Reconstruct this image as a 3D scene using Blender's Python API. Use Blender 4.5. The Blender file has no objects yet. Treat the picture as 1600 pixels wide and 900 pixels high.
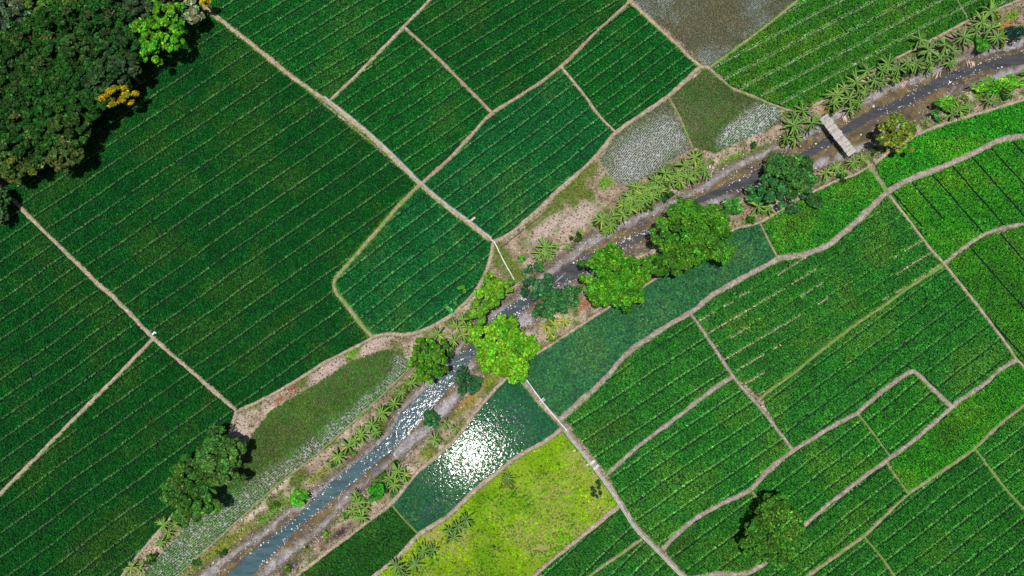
import bpy, math, random
import numpy as np
from mathutils import Vector, Matrix

R = math.radians
random.seed(7)
rng = np.random.default_rng(11)
sc = bpy.context.scene
col = sc.collection

# ------------------------------------------------------------------ camera, sky, sun, exposure
H = 137.0                       # drone height in metres
TILT = R(8.7)                   # gimbal a little off straight down
FPX = 800 / math.tan(R(35))
cam_d = bpy.data.cameras.new('camera')
cam_d.sensor_fit = 'HORIZONTAL'
cam_d.angle = R(70)
cam_d.clip_start = 1
cam_d.clip_end = 6000
cam = bpy.data.objects.new('camera', cam_d)
cam.location = (0, 0, H)
cam.rotation_euler = (TILT, 0, 0)
col.objects.link(cam)
sc.camera = cam


def ray(px, py):
    x = (px - 800) / FPX
    y = (450 - py) / FPX
    return Vector((x, y * math.cos(TILT) + math.sin(TILT), y * math.sin(TILT) - math.cos(TILT)))


def at(px, py, z=0.0):
    """survey: a photograph reading -> ground position in metres at height z"""
    d = ray(px, py)
    t = (z - H) / d.z
    return Vector((d.x * t, d.y * t, z))


def W(pts, z=0.0):
    return np.array([at(p[0], p[1], z)[:2] for p in pts])


MPP = H / FPX                   # metres per photo pixel, about 0.12
sun_ray = ray(862, 545).normalized()          # shadows fall towards the antisolar point
sun_dir = -sun_ray
world = bpy.data.worlds.new('World')
sc.world = world
world.use_nodes = True
wn = world.node_tree.nodes
wl = world.node_tree.links
sky = wn.new('ShaderNodeTexSky')
sky.sky_type = 'NISHITA'
sky.sun_disc = False
sky.sun_elevation = math.asin(sun_dir.z)
sky.sun_rotation = math.atan2(sun_dir.x, sun_dir.y)
sky.air_density = 1.0
sky.dust_density = 1.5
wn['Background'].inputs['Strength'].default_value = 0.055
wl.new(sky.outputs[0], wn['Background'].inputs['Color'])
sun_d = bpy.data.lights.new('sun', 'SUN')
sun_d.energy = 4.3
sun_d.angle = R(0.53)
sun_d.color = (1.0, 0.96, 0.9)
sun = bpy.data.objects.new('sun', sun_d)
sun.rotation_euler = sun_ray.to_track_quat('-Z', 'Y').to_euler()
sun.location = (0, 0, 200)
col.objects.link(sun)
sc.view_settings.view_transform = 'Standard'
sc.view_settings.look = 'None'
sc.view_settings.gamma = 1
sc.view_settings.exposure = 0.0
sc.render.engine = 'CYCLES'
sc.cycles.use_denoising = False
sc.cycles.sample_clamp_direct = 8
sc.cycles.sample_clamp_indirect = 3
sc.cycles.max_bounces = 5
sc.cycles.transparent_max_bounces = 4


# ------------------------------------------------------------------ helpers
def tag(o, label=None, cat=None, group=None, kind=None):
    if label: o['label'] = label
    if cat: o['category'] = cat
    if group: o['group'] = group
    if kind: o['kind'] = kind
    return o


def empty(name, loc=(0, 0, 0), rz=0):
    o = bpy.data.objects.new(name, None)
    o.location = loc
    o.rotation_euler = (0, 0, rz)
    o.empty_display_size = 0.3
    col.objects.link(o)
    return o


def np_mesh(name, V, F, C=None, mats=None, mat_idx=None, smooth=False, extra=None):
    """V (n,3), F (m,k) all faces with the same corner count"""
    V = np.asarray(V, np.float32)
    F = np.asarray(F, np.int32)
    me = bpy.data.meshes.new(name)
    k = F.shape[1]
    me.vertices.add(len(V))
    me.vertices.foreach_set('co', V.ravel())
    me.loops.add(F.size)
    me.loops.foreach_set('vertex_index', F.ravel())
    me.polygons.add(len(F))
    me.polygons.foreach_set('loop_start', np.arange(0, F.size, k, dtype=np.int32))
    if mat_idx is not None:
        me.polygons.foreach_set('material_index', np.asarray(mat_idx, np.int32))
    me.update(calc_edges=True)
    if smooth:
        me.shade_smooth()
    if C is not None:
        a = me.color_attributes.new('Col', 'FLOAT_COLOR', 'POINT')
        c4 = np.ones((len(V), 4), np.float32)
        c4[:, :3] = C
        a.data.foreach_set('color', c4.ravel())
    if extra:
        for nm, arr in extra.items():
            a = me.attributes.new(nm, 'FLOAT', 'POINT')
            a.data.foreach_set('value', np.asarray(arr, np.float32))
    for m in (mats or []):
        me.materials.append(m)
    return me


def mobj(name, me, parent=None, loc=None, rot=None, scale=None):
    o = bpy.data.objects.new(name, me)
    if parent: o.parent = parent
    if loc is not None: o.location = loc
    if rot is not None: o.rotation_euler = rot
    if scale is not None: o.scale = scale
    col.objects.link(o)
    return o


class MB:
    """collects boxes and tubes, built as one mesh"""
    def __init__(s): s.v = []; s.f = []

    def box(s, x0, x1, y0, y1, z0, z1, M=None):
        b = len(s.v)
        for z in (z0, z1):
            for x, y in ((x0, y0), (x1, y0), (x1, y1), (x0, y1)):
                p = Vector((x, y, z))
                s.v.append(M @ p if M else p)
        for q in ((3, 2, 1, 0), (4, 5, 6, 7), (0, 1, 5, 4), (1, 2, 6, 5), (2, 3, 7, 6), (3, 0, 4, 7)):
            s.f.append(tuple(b + i for i in q))
        return s

    def tube(s, pts, rad, n=7):
        pts = [Vector(p) for p in pts]
        b = len(s.v)
        for i, p in enumerate(pts):
            t = (pts[min(i + 1, len(pts) - 1)] - pts[max(i - 1, 0)]).normalized()
            u = t.cross(Vector((0.31, 0.2, 0.93)))
            if u.length < 1e-3: u = t.cross(Vector((1, 0, 0)))
            u.normalize(); w = t.cross(u)
            r = rad[i] if hasattr(rad, '__len__') else rad
            for k in range(n):
                a = 2 * math.pi * k / n
                s.v.append(p + (u * math.cos(a) + w * math.sin(a)) * r)
        for i in range(len(pts) - 1):
            for k in range(n):
                a = b + i * n + k; c = b + i * n + (k + 1) % n
                s.f.append((a, c, c + n, a + n))
        s.f.append(tuple(b + k for k in range(n))[::-1])
        s.f.append(tuple(b + (len(pts) - 1) * n + k for k in range(n)))
        return s

    def mesh(s, name, mat, smooth=False):
        me = bpy.data.meshes.new(name)
        me.from_pydata([tuple(v) for v in s.v], [], s.f)
        me.materials.append(mat)
        if smooth: me.shade_smooth()
        return me

    def build(s, name, mat, parent=None, smooth=False, **kw):
        return mobj(name, s.mesh(name, mat, smooth), parent, **kw)


def _hash(ix, iy, seed):
    h = (ix.astype(np.int64) * 374761393 + iy.astype(np.int64) * 668265263 + seed * 974634777) & 0x7fffffff
    h = ((h ^ (h >> 13)) * 1274126177) & 0x7fffffff
    return ((h ^ (h >> 16)) & 0xffff) / 65535.0


def vnoise(x, y, s, seed=0):
    x = np.asarray(x) / s; y = np.asarray(y) / s
    ix = np.floor(x); iy = np.floor(y)
    fx = x - ix; fy = y - iy
    fx = fx * fx * (3 - 2 * fx); fy = fy * fy * (3 - 2 * fy)
    a = _hash(ix, iy, seed); b = _hash(ix + 1, iy, seed); c = _hash(ix, iy + 1, seed); d = _hash(ix + 1, iy + 1, seed)
    return (a * (1 - fx) + b * fx) * (1 - fy) + (c * (1 - fx) + d * fx) * fy


def fbm(x, y, s, seed=0, o=3):
    v = 0; w = 0
    for i in range(o):
        v = v + vnoise(x, y, s / 2 ** i, seed + i * 17) / 1.7 ** i
        w += 1 / 1.7 ** i
    return v / w


def inside(P, poly):
    x = P[:, 0]; y = P[:, 1]
    r = np.zeros(len(P), bool)
    n = len(poly)
    for i in range(n):
        x1, y1 = poly[i]; x2, y2 = poly[(i + 1) % n]
        if y1 == y2: continue
        c = ((y1 > y) != (y2 > y)) & (x < (x2 - x1) * (y - y1) / (y2 - y1) + x1)
        r ^= c
    return r


def dist_line(P, line, closed=False):
    d = np.full(len(P), 1e9)
    n = len(line)
    for i in range(n if closed else n - 1):
        a = line[i]; b = line[(i + 1) % n]
        ab = b - a
        t = np.clip(((P - a) @ ab) / max(ab @ ab, 1e-9), 0, 1)
        q = P - (a + t[:, None] * ab)
        d = np.minimum(d, q[:, 0] ** 2 + q[:, 1] ** 2)
    return np.sqrt(d)


def smooth_line(P, step=0.5):
    P = np.asarray(P, float)
    Q = np.vstack([2 * P[0] - P[1], P, 2 * P[-1] - P[-2]])
    out = []
    for i in range(1, len(Q) - 2):
        p0, p1, p2, p3 = Q[i - 1], Q[i], Q[i + 1], Q[i + 2]
        n = max(2, int(np.linalg.norm(p2 - p1) / step))
        for k in range(n):
            t = k / n
            out.append(0.5 * (2 * p1 + (p2 - p0) * t + (2 * p0 - 5 * p1 + 4 * p2 - p3) * t * t + (3 * p1 - p0 - 3 * p2 + p3) * t ** 3))
    out.append(P[-1])
    return np.array(out)


# ------------------------------------------------------------------ materials
def material(name):
    m = bpy.data.materials.new(name)
    m.use_nodes = True
    nt = m.node_tree
    return m, nt.nodes, nt.links, nt.nodes['Principled BSDF']


def noise_node(n, l, scale, detail=4, rough=0.6, vec=None):
    t = n.new('ShaderNodeTexNoise')
    t.inputs['Scale'].default_value = scale
    t.inputs['Detail'].default_value = detail
    t.inputs['Roughness'].default_value = rough
    if vec is None:
        g = n.new('ShaderNodeNewGeometry')
        vec = g.outputs['Position']
    l.new(vec, t.inputs['Vector'])
    return t.outputs['Fac']


def ramp(n, l, fac, stops):
    r = n.new('ShaderNodeValToRGB')
    e = r.color_ramp.elements
    while len(e) < len(stops): e.new(0.5)
    for i, (p, c) in enumerate(stops):
        e[i].position = p; e[i].color = (*c, 1)
    l.new(fac, r.inputs[0])
    return r.outputs[0]


def mixc(n, l, a, b, fac, mode='MIX'):
    m = n.new('ShaderNodeMix')
    m.data_type = 'RGBA'; m.blend_type = mode
    for s, v in ((m.inputs[6], a), (m.inputs[7], b), (m.inputs[0], fac)):
        if isinstance(v, (int, float)): s.default_value = v
        elif isinstance(v, tuple): s.default_value = (*v, 1)
        else: l.new(v, s)
    return m.outputs[2]


def bump(n, l, fac, b, strength=0.5, dist=0.1):
    k = n.new('ShaderNodeBump')
    k.inputs['Strength'].default_value = strength
    k.inputs['Distance'].default_value = dist
    l.new(fac, k.inputs['Height'])
    l.new(k.outputs[0], b.inputs['Normal'])


def leaf_mat(name, rough=0.55, transl=0.25, tint=(1, 1, 1), spec=0.3):
    m, n, l, b = material(name)
    a = n.new('ShaderNodeVertexColor'); a.layer_name = 'Col'
    c = mixc(n, l, a.outputs[0], tint, 1.0, 'MULTIPLY')
    l.new(c, b.inputs['Base Color'])
    b.inputs['Roughness'].default_value = rough
    b.inputs['Specular IOR Level'].default_value = spec
    t = n.new('ShaderNodeBsdfTranslucent')
    l.new(c, t.inputs[0])
    mx = n.new('ShaderNodeMixShader')
    mx.inputs[0].default_value = transl
    l.new(b.outputs[0], mx.inputs[1]); l.new(t.outputs[0], mx.inputs[2])
    l.new(mx.outputs[0], n['Material Output'].inputs[0])
    return m


def noisy_mat(name, stops, scale, rough=0.85, detail=6, bstr=0.5, bscale=None, spec=0.3, bdist=0.08):
    m, n, l, b = material(name)
    f = noise_node(n, l, scale, detail)
    l.new(ramp(n, l, f, stops), b.inputs['Base Color'])
    b.inputs['Roughness'].default_value = rough
    b.inputs['Specular IOR Level'].default_value = spec
    bump(n, l, noise_node(n, l, bscale or scale * 3, 5), b, bstr, bdist)
    return m


M = {}
M['leaf'] = leaf_mat('rice_leaf', 0.6, 0.2, spec=0.15)
M['tree'] = leaf_mat('tree_leaf', 0.55, 0.13, spec=0.12)
M['grass'] = leaf_mat('grass_blade', 0.6, 0.2, spec=0.15)
M['bark'] = noisy_mat('bark', [(0.3, (0.07, 0.05, 0.035)), (0.7, (0.2, 0.16, 0.12))], 3)
M['wood'] = noisy_mat('weathered_wood', [(0.3, (0.2, 0.185, 0.17)), (0.7, (0.46, 0.43, 0.41))], 2.5, 0.8)
M['wood2'] = noisy_mat('pale_wood', [(0.3, (0.30, 0.28, 0.26)), (0.7, (0.56, 0.53, 0.5))], 2.5, 0.8)
M['beam'] = noisy_mat('dark_timber', [(0.3, (0.08, 0.06, 0.05)), (0.7, (0.18, 0.14, 0.1))], 2.5, 0.8)
M['concrete'] = noisy_mat('concrete', [(0.3, (0.38, 0.36, 0.34)), (0.7, (0.68, 0.66, 0.63))], 1.6, 0.85)
M['cap'] = noisy_mat('worn_concrete', [(0.3, (0.16, 0.155, 0.15)), (0.7, (0.36, 0.35, 0.33))], 1.6, 0.85)
M['dry'] = noisy_mat('dry_frond', [(0.3, (0.38, 0.27, 0.2)), (0.7, (0.72, 0.58, 0.47))], 3, 0.9)
M['sack'] = noisy_mat('woven_plastic', [(0.35, (0.6, 0.82, 0.82)), (0.7, (0.82, 0.92, 0.92))], 6, 0.6)
M['foam'] = noisy_mat('foam', [(0.35, (0.62, 0.64, 0.66)), (0.7, (0.85, 0.86, 0.87))], 6, 0.9)
M['stone'] = noisy_mat('stone', [(0.3, (0.4, 0.37, 0.34)), (0.7, (0.72, 0.68, 0.62))], 4, 0.9)


def bund_mat(name, a, b_, c, grass=None, gamt=0.5):
    m, n, l, b = material(name)
    base = ramp(n, l, noise_node(n, l, 1.3, 8, 0.8), [(0.3, a), (0.5, b_), (0.68, c)])
    fine = ramp(n, l, noise_node(n, l, 5.5, 4, 0.7), [(0.34, (0.42, 0.4, 0.39)), (0.6, (1.18, 1.16, 1.12))])
    out = mixc(n, l, base, fine, 1.0, 'MULTIPLY')
    if grass:
        g = ramp(n, l, noise_node(n, l, 0.9, 7, 0.7), [(gamt - 0.06, (0, 0, 0)), (gamt + 0.06, (1, 1, 1))])
        out = mixc(n, l, out, grass, g)
    l.new(out, b.inputs['Base Color'])
    b.inputs['Roughness'].default_value = 0.95
    b.inputs['Specular IOR Level'].default_value = 0.1
    bump(n, l, noise_node(n, l, 4, 6), b, 0.7, 0.12)
    return m


M['tan'] = bund_mat('tan_earth', (0.19, 0.15, 0.105), (0.38, 0.315, 0.235), (0.56, 0.49, 0.39), (0.1, 0.16, 0.05), 0.63)
M['dust'] = bund_mat('reddish_earth', (0.2, 0.135, 0.09), (0.36, 0.27, 0.20), (0.50, 0.41, 0.32), (0.1, 0.16, 0.05), 0.65)
M['grey'] = bund_mat('grey_earth', (0.15, 0.125, 0.105), (0.32, 0.275, 0.235), (0.54, 0.485, 0.42), (0.11, 0.17, 0.05), 0.61)
M['weedy'] = bund_mat('weedy_earth', (0.2, 0.16, 0.11), (0.33, 0.27, 0.19), (0.42, 0.36, 0.27), (0.13, 0.24, 0.05), 0.52)
M['green'] = bund_mat('grassy_earth', (0.1, 0.17, 0.05), (0.2, 0.26, 0.09), (0.36, 0.36, 0.2), (0.12, 0.23, 0.05), 0.52)


def ground_material():
    m, n, l, b = material('soil')
    a = n.new('ShaderNodeVertexColor'); a.layer_name = 'Col'
    f1 = ramp(n, l, noise_node(n, l, 2.2, 9, 0.75), [(0.28, (0.5, 0.5, 0.5)), (0.72, (1.4, 1.4, 1.4))])
    f2 = ramp(n, l, noise_node(n, l, 7.5, 3, 0.8), [(0.3, (0.45, 0.45, 0.45)), (0.5, (0.95, 0.95, 0.95)), (0.68, (1.75, 1.75, 1.75))])
    f1 = mixc(n, l, f1, f2, 0.85, 'MULTIPLY')
    c = mixc(n, l, a.outputs[0], f1, 1.0, 'MULTIPLY')
    l.new(c, b.inputs['Base Color'])
    w = n.new('ShaderNodeAttribute'); w.attribute_name = 'wet'
    mr = n.new('ShaderNodeMapRange')
    mr.inputs[3].default_value = 0.95; mr.inputs[4].default_value = 0.32
    l.new(w.outputs['Fac'], mr.inputs[0]); l.new(mr.outputs[0], b.inputs['Roughness'])
    b.inputs['Specular IOR Level'].default_value = 0.25
    bump(n, l, noise_node(n, l, 3.0, 8, 0.7), b, 0.6, 0.15)
    return m


M['ground'] = ground_material()


def water_material(name, colr, rough, bscale, bstr, bdist):
    m, n, l, b = material(name)
    c = ramp(n, l, noise_node(n, l, 0.25, 3), [(0.3, tuple(x * 0.85 for x in colr)), (0.7, tuple(x * 1.15 for x in colr))])
    l.new(c, b.inputs['Base Color'])
    b.inputs['Roughness'].default_value = rough
    b.inputs['IOR'].default_value = 1.33
    bump(n, l, noise_node(n, l, bscale, 3, 0.6), b, bstr, bdist)
    return m


M['canal'] = water_material('canal_water', (0.048, 0.092, 0.125), 0.06, 1.25, 0.42, 0.10)
_n = M['canal'].node_tree.nodes; _l = M['canal'].node_tree.links
_g = _n.new('ShaderNodeNewGeometry'); _s = _n.new('ShaderNodeSeparateXYZ'); _m = _n.new('ShaderNodeMapRange')
_l.new(_g.outputs['Position'], _s.inputs[0]); _l.new(_s.outputs[0], _m.inputs[0])
_m.inputs[1].default_value = -22; _m.inputs[2].default_value = 12          # silty blue-green reach turning dark and clear upstream
_c = ramp(_n, _l, _m.outputs[0], [(0.0, (0.052, 0.10, 0.12)), (1.0, (0.058, 0.06, 0.068))])
_mp = _n.new('ShaderNodeMapping'); _mp.inputs['Rotation'].default_value = (0, 0, R(-38)); _mp.inputs['Scale'].default_value = (0.35, 1.6, 1)
_l.new(_g.outputs['Position'], _mp.inputs[0])                          # silt streaks drawn out along the flow
_k = ramp(_n, _l, noise_node(_n, _l, 0.8, 6, 0.65, _mp.outputs[0]), [(0.3, (0.62, 0.6, 0.55)), (0.5, (1, 1, 1)), (0.72, (1.5, 1.4, 1.25))])
_l.new(mixc(_n, _l, _c, _k, 1.0, 'MULTIPLY'), _n['Principled BSDF'].inputs['Base Color'])
M['paddy'] = water_material('paddy_water', (0.010, 0.05, 0.045), 0.05, 1.5, 0.31, 0.05)

# ------------------------------------------------------------------ survey: canal
BED_L = [(250, 965), (300, 912), (340, 878), (400, 838), (432, 812), (475, 780), (520, 747), (555, 719), (605, 675), (627, 636), (665, 597), (700, 562),
         (715, 543), (740, 513), (774, 486), (804, 468), (825, 447), (868, 413), (915, 377), (962, 353), (1030, 322), (1085, 297), (1117, 274),
         (1160, 252), (1200, 234), (1222, 226), (1262, 207), (1290, 190), (1310, 174), (1345, 156), (1375, 141), (1440, 117), (1500, 91), (1555, 76), (1610, 56), (1680, 30)]
BED_R = [(345, 965), (395, 915), (440, 880), (507, 822), (540, 786), (580, 748), (640, 700), (695, 650), (720, 615), (735, 580), (775, 545), (808, 518),
         (838, 500), (870, 465), (910, 437), (960, 408), (1015, 385), (1050, 355), (1100, 327), (1160, 305), (1240, 275), (1290, 258), (1330, 243), (1362, 225),
         (1420, 190), (1455, 172), (1482, 150), (1512, 138), (1550, 127), (1610, 106), (1680, 82)]
WAT_L = [(282, 965), (335, 915), (365, 890), (400, 856), (462, 808), (520, 751), (575, 708), (609, 678), (625, 648), (675, 599), (707, 561), (732, 543), (750, 518),
         (765, 503), (790, 481), (818, 464), (845, 450), (872, 425), (905, 405), (940, 390), (985, 372), (1017, 355), (1075, 317), (1120, 296), (1195, 264),
         (1250, 240), (1290, 215), (1315, 200), (1350, 178), (1390, 161), (1420, 147), (1470, 119), (1512, 104), (1555, 91), (1610, 80), (1680, 60)]
WAT_R = [(330, 965), (385, 914), (400, 891), (432, 860), (475, 817), (520, 780), (555, 752), (590, 722), (620, 697), (645, 671), (682, 630), (705, 600), (722, 578),
         (745, 551), (775, 522), (800, 499), (815, 488), (845, 466), (880, 444), (920, 426), (975, 388), (1012, 367), (1060, 336), (1095, 317), (1175, 288),
         (1240, 258), (1290, 232), (1322, 211), (1368, 184), (1427, 161), (1478, 133), (1527, 113), (1562, 106), (1610, 98), (1680, 79)]
BED_Z = -1.75
WATER_Z = -1.86
bl = smooth_line(W(BED_L, BED_Z), 1.0); br = smooth_line(W(BED_R, BED_Z), 1.0)
wll = smooth_line(W(WAT_L, WATER_Z), 1.0); wrr = smooth_line(W(WAT_R, WATER_Z), 1.0)
BED = np.vstack([bl, br[::-1]])
WAT = np.vstack([wll, wrr[::-1]])

# ------------------------------------------------------------------ survey: bunds  (points, half width px, material, fringe of grass)
BUNDS = [
    ([(300, -30), (322, 12), (352, 37), (400, 75), (457, 121), (513, 160), (560, 197), (610, 242), (655, 287), (690, 317), (730, 347), (768, 376)], 5.0, 'tan', 'L'),
    ([(515, 158), (570, 105), (631, 42), (672, 0), (700, -35)], 3.6, 'tan', ''),
    ([(633, 44), (690, 97), (768, 176)], 3.6, 'dust', ''),
    ([(660, 286), (700, 250), (735, 213), (768, 178), (820, 145), (877, 104), (930, 52), (985, 2), (1015, -30)], 3.9, 'dust', ''),
    ([(877, 105), (910, 145), (935, 180), (962, 207)], 3.3, 'tan', ''),
    ([(955, -30), (985, 2), (1020, 36), (1060, 72), (1090, 101), (1108, 107)], 4.3, 'tan', 'L'),
    ([(1095, 103), (1050, 145), (1000, 180), (962, 207), (945, 228), (915, 260), (870, 300), (830, 338), (795, 366), (770, 378)], 4.4, 'tan', ''),
    ([(1043, 150), (1060, 180), (1082, 232)], 2.6, 'weedy', ''),
    ([(1105, 105), (1125, 122), (1145, 138), (1180, 152), (1215, 167), (1245, 175), (1286, 184)], 3.6, 'weedy', ''),
    ([(1110, 105), (1150, 76), (1200, 38), (1245, 2), (1285, -32)], 3.0, 'weedy', 'R'),
    ([(16, 308), (60, 352), (100, 391), (150, 440), (185, 471), (240, 528), (290, 572), (330, 607), (369, 641)], 4.3, 'tan', ''),
    ([(240, 529), (200, 571), (160, 611), (100, 671), (50, 722), (0, 773), (-45, 818)], 4.1, 'tan', ''),
    ([(655, 289), (620, 326), (575, 377), (540, 417), (523, 438), (525, 456), (545, 481), (565, 508), (582, 526)], 4.6, 'weedy', 'LR'),
    ([(582, 527), (550, 545), (510, 565), (470, 590), (420, 619), (372, 642)], 3.6, 'tan', ''),
    ([(770, 378), (766, 405), (752, 440), (735, 464), (708, 490), (676, 509), (640, 522), (606, 522), (582, 527)], 3.6, 'tan', ''),
    ([(370, 641), (362, 668), (350, 700), (300, 775), (262, 815), (214, 871), (180, 915), (150, 960)], 3.6, 'tan', ''),
    ([(1333, 240), (1352, 250), (1364, 268), (1386, 300)], 5.0, 'weedy', ''),
    ([(1660, 196), (1600, 212), (1560, 220), (1520, 240), (1480, 257), (1440, 272), (1400, 290), (1380, 305), (1352, 333), (1320, 362), (1290, 385), (1250, 399), (1215, 404)], 6.0, 'grey', ''),
    ([(1216, 404), (1190, 418), (1150, 440), (1110, 463), (1080, 488), (1040, 510), (1010, 530), (980, 551), (950, 585), (920, 615), (890, 642), (873, 658)], 5.3, 'grey', ''),
    ([(1215, 403), (1200, 375), (1188, 350)], 2.6, 'weedy', ''),
    ([(1388, 304), (1420, 345), (1450, 385), (1475, 413), (1500, 445), (1540, 495), (1570, 535), (1588, 562), (1620, 592), (1660, 625)], 3.0, 'tan', ''),
    ([(1473, 413), (1500, 391), (1530, 371), (1560, 358), (1600, 350), (1660, 342)], 4.0, 'grey', ''),
    ([(1472, 416), (1420, 449), (1390, 471), (1330, 512), (1280, 550), (1240, 583), (1200, 612), (1189, 622)], 3.2, 'green', 'L'),
    ([(1078, 489), (1100, 520), (1143, 585), (1165, 612), (1190, 640), (1215, 672), (1238, 703)], 3.2, 'grey', ''),
    ([(1145, 588), (1110, 611), (1060, 650), (1000, 695), (950, 740)], 4.0, 'grey', ''),
    ([(800, 572), (825, 605), (850, 635), (875, 660), (900, 692), (930, 730), (950, 757), (972, 790), (995, 825), (1030, 861), (1060, 892), (1100, 930)], 5.2, 'grey', 'L'),
    ([(1588, 563), (1560, 579), (1540, 598), (1500, 625), (1487, 636), (1450, 668), (1420, 693), (1390, 715), (1337, 755), (1300, 783), (1262, 815), (1236, 838), (1200, 875), (1165, 895), (1120, 897), (1075, 905)], 4.3, 'grey', ''),
    ([(1486, 636), (1455, 605), (1432, 583), (1422, 581), (1390, 602), (1350, 635), (1338, 646), (1290, 672), (1238, 705), (1200, 735), (1170, 766), (1130, 785), (1090, 808), (1060, 832), (1035, 858)], 4.5, 'grey', ''),
    ([(1340, 646), (1360, 672), (1391, 714)], 2.2, 'green', ''),
    ([(1173, 767), (1190, 786)], 2.4, 'weedy', ''),
    ([(1384, 722), (1400, 745), (1419, 771)], 2.4, 'green', ''),
    ([(1660, 590), (1620, 620), (1600, 633), (1560, 664), (1524, 699), (1480, 730), (1420, 771), (1380, 808), (1348, 838), (1300, 872), (1255, 905), (1215, 940)], 3.4, 'weedy', ''),
    ([(1523, 701), (1550, 738), (1575, 769), (1600, 797), (1640, 842)], 2.7, 'green', ''),
    ([(1350, 839), (1375, 869), (1397, 900), (1425, 940)], 2.4, 'green', ''),
    ([(968, 790), (930, 820), (890, 853), (850, 886), (810, 925)], 4.4, 'tan', ''),
    ([(1003, 842), (970, 865), (930, 893), (885, 930)], 3.4, 'weedy', ''),
    ([(878, 670), (850, 690), (815, 709), (780, 735), (748, 760), (700, 806), (655, 835), (622, 870), (583, 901), (550, 930)], 4.2, 'tan', ''),
    ([(610, 786), (630, 810), (654, 835)], 2.2, 'green', ''),
    ([(800, 582), (770, 612), (742, 645), (720, 676), (690, 706), (650, 741), (612, 785), (560, 826), (520, 856), (465, 898), (420, 935)], 3.8, 'tan', ''),
    ([(838, 553), (880, 526), (935, 490), (990, 456), (1050, 420), (1110, 380), (1150, 357), (1188, 347), (1250, 310), (1300, 286), (1333, 274), (1362, 258)], 3.0, 'tan', ''),
    ([(1366, 255), (1405, 226), (1450, 203), (1500, 186), (1560, 168), (1610, 153), (1670, 135)], 3.6, 'tan', ''),
    ([(1240, 178), (1262, 170), (1290, 155), (1330, 128), (1390, 97), (1450, 66), (1510, 34), (1560, 14), (1620, -12)], 3.2, 'tan', ''),
    ([(1490, -8), (1512, 30)], 1.8, 'weedy', ''),
    ([(640, 575), (600, 615), (540, 670), (480, 722), (440, 752), (400, 788), (345, 838), (285, 892), (240, 935)], 2.2, 'weedy', ''),
]
BL = []
for pts, hw, mt, fr in BUNDS:
    BL.append((smooth_line(W(pts), 0.45), hw * MPP * 0.84, mt, fr))

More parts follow.
